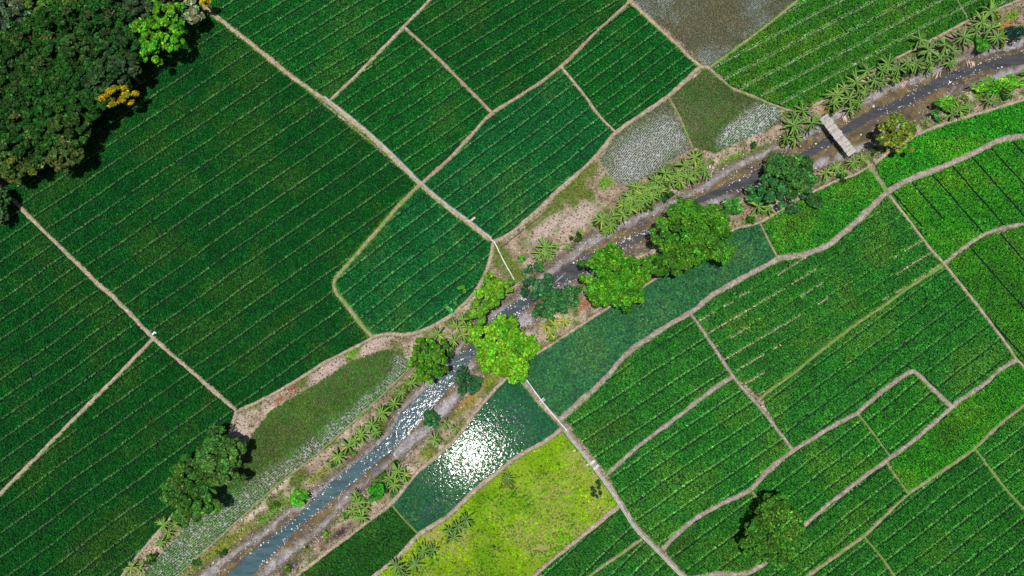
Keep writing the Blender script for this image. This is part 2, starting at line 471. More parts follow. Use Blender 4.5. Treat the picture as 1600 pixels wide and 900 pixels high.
# ------------------------------------------------------------------ survey: fields
DK = (0.010, 0.118, 0.013)  # the crop's own dark green, with vignette darkening mixed in
DK2 = (0.013, 0.138, 0.015)
MID = (0.012, 0.15, 0.03)
TEAL = (0.014, 0.148, 0.026)
GRN = (0.02, 0.19, 0.028)
BRT = (0.04, 0.27, 0.012)
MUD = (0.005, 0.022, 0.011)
MUDB = (0.045, 0.05, 0.03)
FIELDS = [
    dict(p=[(318, -45), (330, 15), (513, 160), (631, 42), (672, 0), (705, -45)], a=34, c=DK2, t=3.0, l='dark green rice paddy between the tall forest and the straight dusty bund', s=1),
    dict(p=[(631, 42), (768, 176), (877, 104), (985, 2), (1020, -45), (700, -45), (672, 0)], a=34, c=DK, t=2.9, l='long dark rice paddy with even pale drill lines above the forked reddish bund', s=1),
    dict(p=[(513, 160), (655, 287), (768, 177), (631, 42)], a=36, c=DK2, t=2.9, l='four-cornered rice paddy enclosed by three reddish bunds and the concrete-edged path', s=1),
    dict(p=[(877, 104), (985, 2), (1092, 103), (1046, 147), (962, 207)], a=38, c=(0.012, 0.14, 0.015), t=2.6, l='small square dark rice paddy beside the grey fallow field', s=1),
    dict(p=[(658, 287), (768, 178), (877, 104), (962, 207), (945, 228), (915, 260), (870, 300), (830, 338), (795, 366), (770, 377)], a=38, c=TEAL, t=2.7, l='blue-green rice paddy whose curved bund borders the dry grassy canal bank', s=1),
    dict(p=[(985, -3), (1108, 106), (1245, 2), (1300, -45), (945, -45)], a=42, c=(0.07, 0.13, 0.05), t=0, sp=1.0, den=0.85, mud=(0.10, 0.095, 0.06), mud_or_sheen=(0.17, 0.20, 0.19), wet=0.7, l='grey-brown sparse paddy of young seedlings standing in muddy water'),
    dict(p=[(1110, 106), (1145, 138), (1180, 152), (1215, 167), (1245, 172), (1290, 152), (1330, 127), (1390, 96), (1450, 65), (1510, 33), (1560, 12), (1640, -25), (1640, -45), (1290, -45), (1245, 2)], a=28.6, c=(0.0540, 0.2035, 0.0168), t=3.1, tw=2, gapmud=(0.3, 0.33, 0.26), l='mid green rice field with wide whitish furrows beside the banana row', s=0),
    dict(p=[(1046, 149), (1104, 107), (1145, 138), (1180, 152), (1216, 168), (1222, 192), (1170, 215), (1118, 240), (1082, 230)], a=45, c=(0.035, 0.16, 0.02), t=0, sp=1.0, tr=0.78, den=0.92, mud=(0.07, 0.09, 0.025), mud_or_sheen=(0.37, 0.38, 0.39), patch=[(1185, 187, 60, 26), (1150, 205, 40, 18)], wet=0.7, l='patchy olive paddy with a silvery wet patch of painted sky sheen next to the footpath to the bridge'),  # silvery tone is sky reflection put into the mud colour
    dict(p=[(962, 208), (1042, 152), (1082, 230), (1060, 245), (1000, 283), (965, 288), (937, 252)], a=50, c=(0.05, 0.14, 0.045), t=0, sp=1.0, tr=0.7, den=0.92, mud=(0.14, 0.16, 0.09), mud_or_sheen=(0.33, 0.33, 0.335), patch=[(1000, 245, 72, 42), (1045, 210, 30, 40)], wet=0.7, l='pale wet paddy with painted sky sheen, dotted with sparse seedlings above the banana clump'),  # pale ground here is sky sheen painted as colour
    dict(p=[(330, 15), (352, 37), (655, 288), (620, 326), (575, 377), (540, 417), (523, 438), (525, 456), (545, 481), (568, 512), (575, 530), (510, 565), (470, 590), (420, 619), (370, 642), (240, 528), (10, 300), (30, 240), (130, 165), (235, 70), (300, -10)], a=36.5, c=DK, t=3.45, l='huge dark rice paddy reaching from the forest shade to the junction by the sacks', s=1),
    dict(p=[(-60, 300), (-20, 300), (16, 308), (240, 528), (100, 671), (0, 773), (-60, 830)], a=37, c=DK, t=3.3, l='dark rice paddy beside the forest corner bounded by two straight tan bunds', s=1),
    dict(p=[(240, 530), (369, 642), (362, 668), (350, 700), (300, 775), (262, 815), (214, 871), (180, 915), (150, 950), (-60, 950), (-60, 833), (0, 774)], a=37, c=(0.013, 0.12, 0.012), t=3.6, l='dark rice paddy with a faint olive patch beside the two joined broad trees', s=1, olive=[(165, 860, 70, 45)]),
    dict(p=[(656, 290), (768, 377), (765, 405), (751, 440), (734, 464), (707, 490), (675, 509), (640, 521), (606, 521), (585, 523), (565, 506), (545, 479), (526, 455), (524, 438), (541, 417), (576, 377), (621, 326)], a=39, c=TEAL, t=3.0, l='rounded teardrop rice paddy encircled by a weedy bund', s=1),
    dict(p=[(600, 546), (632, 550), (640, 576), (600, 615), (540, 670), (480, 722), (440, 752), (400, 788), (345, 838), (285, 892), (240, 935), (200, 935), (235, 885), (300, 812), (368, 745), (392, 680), (425, 640), (490, 602), (545, 566)], a=40, c=(0.05, 0.20, 0.02), t=0, sp=1.0, tr=0.9, den=0.95, mud=(0.06, 0.075, 0.02), mud_or_sheen=(0.31, 0.305, 0.30), patch=[(290, 868, 95, 48), (350, 815, 80, 34), (415, 765, 70, 26), (475, 715, 60, 19), (530, 668, 55, 16), (585, 622, 50, 15), (618, 592, 30, 14), (628, 570, 14, 20)], wet=0.5, olive=[(400, 700, 45, 50), (520, 620, 40, 20)], l='thin brown-green paddy with a pale margin of painted sky sheen along the canal'),  # pale margin patches paint the sky sheen on wet mud
    dict(p=[(803, 584), (872, 660), (874, 672), (850, 689), (815, 708), (780, 734), (748, 759), (700, 804), (655, 832), (612, 786), (650, 742), (690, 707), (720, 677), (742, 646), (770, 613)], a=48, c=(0.015, 0.14, 0.04), t=0, sp=1.0, tr=1.05, den=0.95, water=1, l='flooded paddy with sparse seedlings and the sun glittering on its water'),
    dict(p=[(612, 787), (654, 834), (622, 869), (583, 900), (548, 932), (420, 938), (465, 899), (520, 857), (560, 827)], a=45, c=(0.026, 0.15, 0.018), t=0, l='plain green paddy beneath the flooded paddy, along the scorched bank', s=0),
    dict(p=[(878, 676), (900, 695), (930, 733), (950, 760), (968, 789), (930, 818), (890, 851), (850, 884), (810, 925), (800, 935), (548, 935), (583, 903), (622, 873), (656, 838), (702, 809), (750, 764), (782, 739), (817, 713)], a=0, c=(0.24, 0.50, 0.0), t=0, lime=1, mud=(0.16, 0.27, 0.01), mud_or_sheen=(0.26, 0.26, 0.07), l='bright lime-yellow weedy field with tan bald patches'),
    dict(p=[(970, 793), (998, 830), (1003, 842), (970, 864), (930, 892), (885, 930), (812, 930), (850, 887), (890, 854), (930, 821)], a=41, c=(0.0310, 0.1512, 0.0174), t=4.2, l='narrow dark paddy strip beside the lime-yellow field', s=1),
    dict(p=[(1005, 844), (1030, 862), (1060, 893), (1100, 932), (888, 932), (930, 895), (970, 867)], a=41, c=(0.0332, 0.1680, 0.0186), t=2.6, l='wedge of rice paddy beneath the narrow strip by the concrete channel', s=1),
    dict(p=[(803, 576), (838, 555), (880, 527), (935, 491), (990, 457), (1050, 421), (1110, 381), (1150, 358), (1188, 349), (1200, 375), (1215, 403), (1190, 418), (1150, 440), (1110, 463), (1080, 487), (1040, 509), (1010, 529), (980, 549), (950, 583), (920, 613), (890, 640), (873, 656), (850, 633), (825, 603)], a=55, c=(0.034, 0.165, 0.045), t=0, sp=1.0, tr=1.2, den=0.95, water=1, l='long blue-green flooded paddy bordering the two big round trees'),
    dict(p=[(882, 655), (920, 617), (950, 587), (980, 553), (1010, 532), (1040, 512), (1078, 490), (1143, 587), (1060, 650), (1000, 695), (948, 740)], a=32, c=(0.0376, 0.1792, 0.0186), t=3.6, l='rice paddy with faint ochre lines between the channel and the curving grey bund', s=1, olive=[(950, 670, 40, 30)]),
    dict(p=[(950, 742), (1000, 697), (1060, 652), (1143, 590), (1190, 640), (1238, 703), (1200, 735), (1170, 766), (1090, 808), (1035, 858), (1000, 830), (970, 785)], a=33, c=(0.0354, 0.1848, 0.0186), t=3.0, l='broad rice paddy with fine pale drill lines at the end of the concrete channel', s=1),
    dict(p=[(1080, 489), (1110, 464), (1150, 441), (1190, 419), (1250, 400), (1290, 386), (1320, 363), (1352, 334), (1384, 304), (1420, 345), (1450, 385), (1474, 413), (1420, 449), (1330, 512), (1280, 550), (1189, 621), (1143, 584)], a=30.5, c=(0.0398, 0.1792, 0.0198), t=2.95, dash=1, l='rice paddy ruled with dashed straw-coloured furrows', s=0),
    dict(p=[(1190, 623), (1200, 613), (1280, 551), (1330, 513), (1420, 450), (1474, 415), (1540, 495), (1588, 562), (1560, 578), (1487, 635), (1455, 604), (1432, 582), (1422, 580), (1338, 645), (1290, 671), (1238, 703), (1215, 672)], a=35, c=(0.0354, 0.1848, 0.0198), t=3.3, dark=1, l='deep green rice paddy wrapped round the elbow of a grey bund', s=1),
    dict(p=[(1340, 647), (1390, 603), (1422, 583), (1432, 585), (1455, 607), (1485, 637), (1450, 668), (1391, 713)], a=37, c=(0.0376, 0.1960, 0.0161), t=3.2, l='small rice paddy held inside the elbow of the grey bund', s=1),
    dict(p=[(1174, 767), (1238, 706), (1290, 673), (1338, 647), (1390, 715), (1337, 755), (1262, 815), (1236, 838), (1215, 850), (1190, 787)], a=36, c=(0.0354, 0.1848, 0.0161), t=2.7, l='finely ruled rice paddy just beyond the lone round tree', s=1),
    dict(p=[(1038, 859), (1090, 809), (1170, 767), (1190, 787), (1213, 852), (1200, 874), (1165, 894), (1120, 897), (1075, 903)], a=35, c=(0.0376, 0.1680, 0.0149), t=3.2, l='olive-tinged rice paddy lying between the channel and the lone round tree', s=1, olive=[(1060, 850, 25, 25)]),
    dict(p=[(1386, 719), (1450, 669), (1487, 637), (1560, 580), (1588, 565), (1660, 628), (1660, 592), (1600, 632), (1524, 698), (1480, 729), (1420, 770)], a=36, c=(0.0468, 0.2310, 0.0120), t=0, l='smooth bright green rice strip between two parallel weedy bunds', s=0, olive=[(1480, 675, 30, 20)]),
    dict(p=[(1385, 722), (1419, 772), (1348, 837), (1300, 871), (1255, 904), (1215, 938), (1075, 938), (1078, 906), (1120, 899), (1167, 897), (1204, 876), (1238, 840), (1264, 817), (1337, 758)], a=36, c=(0.0343, 0.1736, 0.0161), t=3.0, l='rice paddy wrapping under the lone round tree', s=1),
    dict(p=[(1350, 840), (1397, 901), (1424, 940), (1217, 940), (1300, 874)], a=36, c=(0.0332, 0.1680, 0.0161), t=2.8, l='triangular rice paddy corner beside a short green bund', s=1),
    dict(p=[(1523, 702), (1575, 770), (1640, 843), (1660, 860), (1660, 940), (1426, 940), (1397, 899), (1350, 838), (1420, 773), (1480, 732)], a=35.5, c=(0.0299, 0.1624, 0.0161), t=2.75, l='wide rice paddy ruled with many parallel pale lines between two green bunds', s=1),
    dict(p=[(1525, 700), (1600, 634), (1660, 594), (1660, 856), (1600, 795), (1575, 767)], a=36, c=(0.0343, 0.1848, 0.0161), t=3.0, l='rice paddy with a few pale lines past the thin green bund', s=1),
    dict(p=[(1390, 304), (1440, 273), (1480, 258), (1520, 241), (1560, 222), (1600, 214), (1660, 198), (1660, 341), (1600, 349), (1530, 370), (1474, 412), (1450, 385), (1420, 345)], a=-53, c=(0.0492, 0.2420, 0.0120), t=4.3, dark=2, l='bright green rice field cut by dark ditches running down to the curved bund', s=0),
    dict(p=[(1476, 414), (1530, 373), (1600, 352), (1660, 344), (1660, 623), (1588, 561), (1540, 494)], a=-53, c=(0.0540, 0.2090, 0.0120), t=6.5, dark=2, l='grass-green rice field with one thin dark ditch below the curved bund', s=0),
    dict(p=[(1367, 258), (1405, 229), (1450, 205), (1500, 188), (1610, 155), (1665, 138), (1665, 194), (1600, 211), (1520, 238), (1480, 255), (1400, 289), (1385, 298)], a=25, c=BRT, t=0, l='vivid green rice strip between the canal bank and the curving path', s=0),
    dict(p=[(1190, 350), (1250, 312), (1300, 288), (1360, 262), (1386, 302), (1352, 333), (1320, 362), (1290, 384), (1250, 398), (1217, 402), (1200, 375)], a=38, c=(0.0468, 0.2310, 0.0144), t=0, l='smooth green rice plot beside the dark leafy tree and path crossing', s=0, olive=[(1250, 345, 30, 15)]),
]
for i_, f in enumerate(FIELDS):
    f['w'] = W(f['p'])
    r_, g_, b_ = f['c']
    if i_ in (17, 18) or 20 <= i_ <= 35: f['c'] = (r_ * 0.9, g_ * 1.3, b_ * 1.3)
    elif i_ == 6: f['c'] = (r_ * 0.85, g_ * 1.12, b_ * 1.1)
    elif i_ in (0, 1, 2, 3, 4, 12): f['c'] = (r_ * 0.65, g_ * 1.15, b_ * 1.3)
    elif i_ in (9, 10, 11): f['c'] = (r_ * 0.5, g_, b_ * 1.1)

# ------------------------------------------------------------------ ground: one carved sheet with soil colours and sky sheen painted into three wet paddies
GX0, GX1, GY0, GY1, GS = -118.0, 118.0, -66.0, 96.0, 0.42


def bed_height(P):
    """ground height at points P"""
    x = P[:, 0]; y = P[:, 1]
    db = dist_line(P, BED, True)
    ib = inside(P, BED)
    near = np.clip(1 - db / 1.3, 0, 1)
    z = np.where(ib, 0.0, 0.0)
    slope = near * near * (3 - 2 * near)
    rough = (fbm(x, y, 1.2, 5) - 0.5)
    z = -slope * 1.72 + rough * 0.16 * np.clip(1 - (db - 6) / 2, 0, 1)
    dw = dist_line(P, WAT, True)
    iw = inside(P, WAT)
    zin = -1.72 - 0.10 * np.clip(1 - dw / 2.5, 0, 1) + (fbm(x, y, 1.6, 8) - 0.5) * 0.14
    zin = np.where(iw, -1.84 - np.clip(dw, 0, 1) * 0.5 + (fbm(x, y, 1.2, 9) - 0.5) * 0.12, zin)
    z = np.where(ib, zin, z)
    return z


def zg(x, y):
    return float(bed_height(np.array([[x, y]]))[0])


def pxw(d, P):
    """weights of elliptical patches [(px,py,rx,ry)] at P"""
    w = np.zeros(len(P))
    for q in d:
        c = at(q[0], q[1]); rx = q[2] * MPP; ry = q[3] * MPP
        an = R(q[4]) if len(q) > 4 else R(38)
        dx = P[:, 0] - c.x; dy = P[:, 1] - c.y
        u = (dx * math.cos(an) + dy * math.sin(an)) / rx
        v = (-dx * math.sin(an) + dy * math.cos(an)) / ry
        w = np.maximum(w, np.clip(1.6 - 1.25 * np.sqrt(u * u + v * v), 0, 1))
    return w


nx = int((GX1 - GX0) / GS) + 1; ny = int((GY1 - GY0) / GS) + 1
gx, gy = np.meshgrid(np.linspace(GX0, GX1, nx), np.linspace(GY0, GY1, ny))
P = np.column_stack([gx.ravel(), gy.ravel()])
x, y = P[:, 0], P[:, 1]
Z = bed_height(P)
n1 = fbm(x, y, 5, 1); n2 = fbm(x, y, 1.6, 2); n3 = vnoise(x, y, 0.8, 3)


def lerp(a, b, t):
    t = np.clip(t, 0, 1)[:, None]
    return np.asarray(a) * (1 - t) + np.asarray(b) * t


C = lerp(np.tile((0.27, 0.20, 0.14), (len(P), 1)), (0.45, 0.375, 0.295), (n1 - 0.3) * 2.2)
C = lerp(C, (0.17, 0.12, 0.08), (n2 - 0.52) * 5)
C = C * (0.68 + 0.64 * vnoise(x, y, 0.6, 13))[:, None]
C = lerp(C, (0.11, 0.15, 0.035), (fbm(x, y, 3, 21) - 0.50) * 6 * 0.8)
wet = np.zeros(len(P))
OL = (0.12, 0.16, 0.03); LG = (0.13, 0.27, 0.02); RB = (0.26, 0.10, 0.045)
PATCHES = [  # colour, patches of real grass, moss, scorched earth and so on
    (OL, [(895, 290, 38, 22), (915, 268, 25, 14), (790, 405, 26, 12, -50), (860, 330, 30, 10), (1000, 300, 30, 12), (560, 535, 40, 5)]),
    (LG, [(947, 285, 16, 10), (548, 550, 14, 12), (455, 785, 26, 12), (425, 805, 30, 7), (1580, 25, 12, 8), (1540, 138, 24, 9), (1585, 122, 24, 9), (1490, 165, 18, 9), (1145, 247, 30, 6, 25), (1190, 232, 30, 6, 25)]),
    ((0.17, 0.19, 0.03), [(350, 852, 60, 10), (300, 900, 40, 10), (500, 742, 30, 7), (515, 815, 34, 9), (455, 872, 40, 8), (665, 712, 14, 10), (720, 640, 40, 7), (770, 590, 24, 8), (270, 790, 30, 20)]),
    ((0.32, 0.17, 0.05), [(728, 625, 34, 6), (1570, 40, 22, 8, 25), (1300, 168, 24, 12, 20)]),
    (RB, [(437, 624, 12, 7), (455, 608, 10, 5), (560, 532, 12, 5), (920, 472, 18, 9)]),
    ((0.035, 0.022, 0.03), [(531, 832, 24, 6), (455, 887, 24, 7)]),
    ((0.42, 0.33, 0.29), [(370, 668, 20, 30), (510, 580, 34, 10), (590, 535, 40, 9), (900, 345, 40, 16), (850, 360, 40, 12), (630, 560, 14, 10)]),
]
for c, pl in PATCHES:
    w = pxw(pl, P)
    C = lerp(C, c, w * (0.35 + 1.1 * n2) * 1.1)
# canal bed
ib = inside(P, BED); iw = inside(P, WAT)
db = dist_line(P, BED, True); dL = dist_line(P, bl); dR = dist_line(P, br)
olive = np.array((0.105, 0.08, 0.035)); silt = np.array((0.27, 0.255, 0.275)); dark = np.array((0.07, 0.055, 0.045))
bed = lerp(np.tile(olive, (len(P), 1)), (0.17, 0.125, 0.06), (n2 - 0.4) * 2.5)
bed = lerp(bed, dark, (fbm(x, y, 2.5, 31) - 0.5) * 5)
wob = (fbm(x, y, 3.0, 61) - 0.5) * 2.6
spk = vnoise(x, y, 0.55, 63)
bed = lerp(bed, silt, np.clip((1.1 + wob * 0.8 - dL) * 4, 0, 1) * (0.35 + 0.9 * spk))
bed = lerp(bed, silt, (1.5 + wob - dR) * 1.2 * (0.3 + spk) * np.clip((fbm(x, y, 9, 33) - 0.4) * 6, 0, 1))
bed = lerp(bed, silt * 1.05, pxw([(1498, 148, 18, 10, 10), (820, 500, 18, 12), (700, 632, 34, 10), (1290, 250, 14, 7), (640, 690, 30, 8), (1465, 172, 14, 5)], P) * 1.2)
bed = bed * (0.6 + 0.8 * vnoise(x, y, 0.6, 65))[:, None]
bed = np.where(iw[:, None], (0.05, 0.06, 0.06), bed)
C = np.where(ib[:, None], bed, C)
wet = np.where(ib, 0.45, wet)
slopem = (~ib) & (db < 1.3)
C = np.where(slopem[:, None], lerp(C, (0.2, 0.16, 0.13), (1.3 - db) * 0.8), C)
# forest floor
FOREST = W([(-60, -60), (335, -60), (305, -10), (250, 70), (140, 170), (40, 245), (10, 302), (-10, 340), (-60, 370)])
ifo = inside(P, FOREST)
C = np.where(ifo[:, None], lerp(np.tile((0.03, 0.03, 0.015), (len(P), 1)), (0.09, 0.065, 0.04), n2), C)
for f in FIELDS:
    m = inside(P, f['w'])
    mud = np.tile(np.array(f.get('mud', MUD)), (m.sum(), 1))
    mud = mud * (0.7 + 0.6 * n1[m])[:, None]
    if 'mud_or_sheen' in f:
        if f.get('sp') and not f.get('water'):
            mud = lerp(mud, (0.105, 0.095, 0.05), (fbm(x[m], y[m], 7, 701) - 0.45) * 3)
        if 'patch' in f: wgt = (pxw(f['patch'], P[m]) * (0.35 + 0.75 * n2[m] + 0.5 * n3[m]) - 0.14) * 1.15  # sky sheen of the wet paddies, painted as pale patches
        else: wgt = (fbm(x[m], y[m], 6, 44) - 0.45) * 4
        mud = lerp(mud, f['mud_or_sheen'], wgt)
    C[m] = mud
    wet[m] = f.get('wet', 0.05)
gi = np.arange(nx * ny).reshape(ny, nx)
GF = np.stack([gi[:-1, :-1], gi[:-1, 1:], gi[1:, 1:], gi[1:, :-1]], -1).reshape(-1, 4)
V = np.column_stack([x, y, Z])
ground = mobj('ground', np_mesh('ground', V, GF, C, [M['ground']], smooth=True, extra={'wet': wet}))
tag(ground, kind='structure')
# the plain beyond the surveyed land
B_ = 3000.0
ov = np.array([(-B_, -B_, 0), (B_, -B_, 0), (B_, B_, 0), (-B_, B_, 0), (GX0, GY0, 0), (GX1, GY0, 0), (GX1, GY1, 0), (GX0, GY1, 0)])
of = np.array([(0, 1, 5, 4), (1, 2, 6, 5), (2, 3, 7, 6), (3, 0, 4, 7)])
M['plain'] = noisy_mat('plain_green', [(0.3, (0.01, 0.06, 0.015)), (0.55, (0.02, 0.1, 0.02)), (0.75, (0.12, 0.1, 0.05))], 0.05, 0.95)
tag(mobj('terrain', np_mesh('terrain', ov, of, None, [M['plain']])), kind='structure')


# ------------------------------------------------------------------ water
def ngon(name, poly, z, mat, kind='structure'):
    me = bpy.data.meshes.new(name)
    me.from_pydata([(p[0], p[1], z) for p in poly], [], [tuple(range(len(poly)))])
    me.materials.append(mat)
    if me.polygons[0].normal.z < 0: me.flip_normals()
    o = mobj(name, me)
    tag(o, kind=kind)
    return o


def strip_mesh(name, A, B, z, mat):
    n = 240
    def res(L):
        s = np.r_[0, np.cumsum(np.linalg.norm(np.diff(L, axis=0), axis=1))]
        t = np.linspace(0, s[-1], n)
        return np.column_stack([np.interp(t, s, L[:, 0]), np.interp(t, s, L[:, 1])])
    a, b = res(A), res(B)
    d = b - a
    L = np.linalg.norm(d, axis=1)[:, None]
    a2 = a - d / L * 0.55; b2 = b + d / L * 0.55
    V = np.vstack([np.column_stack([a2, np.full(n, z)]), np.column_stack([b2, np.full(n, z)])])
    F = np.array([(i, n + i, n + i + 1, i + 1) for i in range(n - 1)])
    o = mobj(name, np_mesh(name, V, F, None, [mat]))
    if o.data.polygons[0].normal.z < 0: o.data.flip_normals()
    return tag(o, kind='structure')


strip_mesh('canal_water', wll, wrr, WATER_Z, M['canal'])
for f in FIELDS:
    if f.get('water'):
        ngon('paddy_water', f['w'], 0.05, M['paddy'])

# ------------------------------------------------------------------ bunds and paths
for bi, (L, hw, mt, fr) in enumerate(BL):
    n = len(L)
    T = np.gradient(L, axis=0)
    T /= np.linalg.norm(T, axis=1)[:, None] + 1e-9
    N = np.column_stack([-T[:, 1], T[:, 0]])
    s = np.arange(n) * 0.45
    prof = [(-1.12, -0.06), (-0.8, 0.2), (-0.3, 0.3), (0.25, 0.31), (0.8, 0.2), (1.12, -0.06)]
    V = []
    hgt = 1.0 + 0.02 * (bi % 7)
    zb = bed_height(L)
    for k, (u, z) in enumerate(prof):
        side = 0 if u < 0 else 1
        wv = hw * (1 + 0.55 * (vnoise(s, s * 0 + bi * 7.3, 0.8, 50 + side) - 0.5) + 0.5 * (vnoise(s, s * 0 + bi * 3.1, 5.0, 60 + side) - 0.5))
        q = L + N * (u * wv)[:, None]
        zz = z * hgt + 0.10 * (vnoise(s, s * 0 + k * 3.7 + bi, 0.9, 70) - 0.5) * (1 if 0 < k < 5 else 0)
        V.append(np.column_stack([q, zz + np.minimum(zb, 0) * 0.9]))
    V = np.stack(V, 1).reshape(-1, 3)
    F = []
    for i in range(n - 1):
        for k in range(5):
            F.append((i * 6 + k, (i + 1) * 6 + k, (i + 1) * 6 + k + 1, i * 6 + k + 1))
    me = np_mesh('bund_path', V, np.array(F), None, [M[mt]], smooth=True)
    if me.polygons[2].normal.z < 0: me.flip_normals()
    tag(mobj('bund_path', me), kind='structure')


# ------------------------------------------------------------------ rice: tufts of blades
def tufts(pos, z0, rad, hgt, colr, nb=6, seed=0, wid=0.36, spread=0.30):
    """pos (n,2) -> mesh arrays of nb-bladed tufts"""
    r = np.random.default_rng(seed)
    n = len(pos)
    ph = r.uniform(0, 6.28, (n, 1)) + np.arange(nb)[None, :] * (2 * math.pi / nb) + r.normal(0, 0.3, (n, nb))
    rr = rad[:, None] * r.uniform(0.65, 1.15, (n, nb))
    hh = hgt[:, None] * r.uniform(0.55, 1.1, (n, nb))
    cx, sx = np.cos(ph), np.sin(ph)
    bw = rad[:, None] * wid * r.uniform(0.8, 1.2, (n, nb))
    V = np.empty((n, nb, 3, 3), np.float32)
    b0 = rr * 0.12
    for j, sg in ((0, -1), (1, 1)):
        V[:, :, j, 0] = pos[:, None, 0] + cx * b0 - sg * sx * bw
        V[:, :, j, 1] = pos[:, None, 1] + sx * b0 + sg * cx * bw
        V[:, :, j, 2] = z0[:, None] + hh * 0.45
    V[:, :, 2, 0] = pos[:, None, 0] + cx * rr
    V[:, :, 2, 1] = pos[:, None, 1] + sx * rr
    V[:, :, 2, 2] = z0[:, None] + hh
    V = V.reshape(-1, 3)
    F = np.arange(len(V)).reshape(-1, 3)
    var = np.exp(r.normal(-0.10, spread, (n, nb, 1))) * np.exp(r.normal(0, spread * 0.6, (n, 1, 1)))
    colb = colr[:, None, :] * var
    colb[:, :, 0] += 0.10 * np.clip(var[:, :, 0] - 1.3, 0, 1.2) * colr[:, None, 1]
    Cc = np.repeat(colb, 3, axis=1).reshape(-1, 3)
    return V, F, Cc


SEGS = [(L[::2] if len(L) > 6 else L, hw) for L, hw, _, _ in BL]


def bund_clear(Pt, extra=0.0):
    ok = np.ones(len(Pt), bool)
    lo = Pt.min(0) - 3; hi = Pt.max(0) + 3
    for L, hw in SEGS:
        m = (L[:, 0] > lo[0]) & (L[:, 0] < hi[0]) & (L[:, 1] > lo[1]) & (L[:, 1] < hi[1])
        if not m.any(): continue
        i = np.where(m)[0]
        LL = L[max(0, i[0] - 1):i[-1] + 2]
        if len(LL) < 2: continue
        ok &= dist_line(Pt, LL) > hw * 0.92 + extra
    return ok


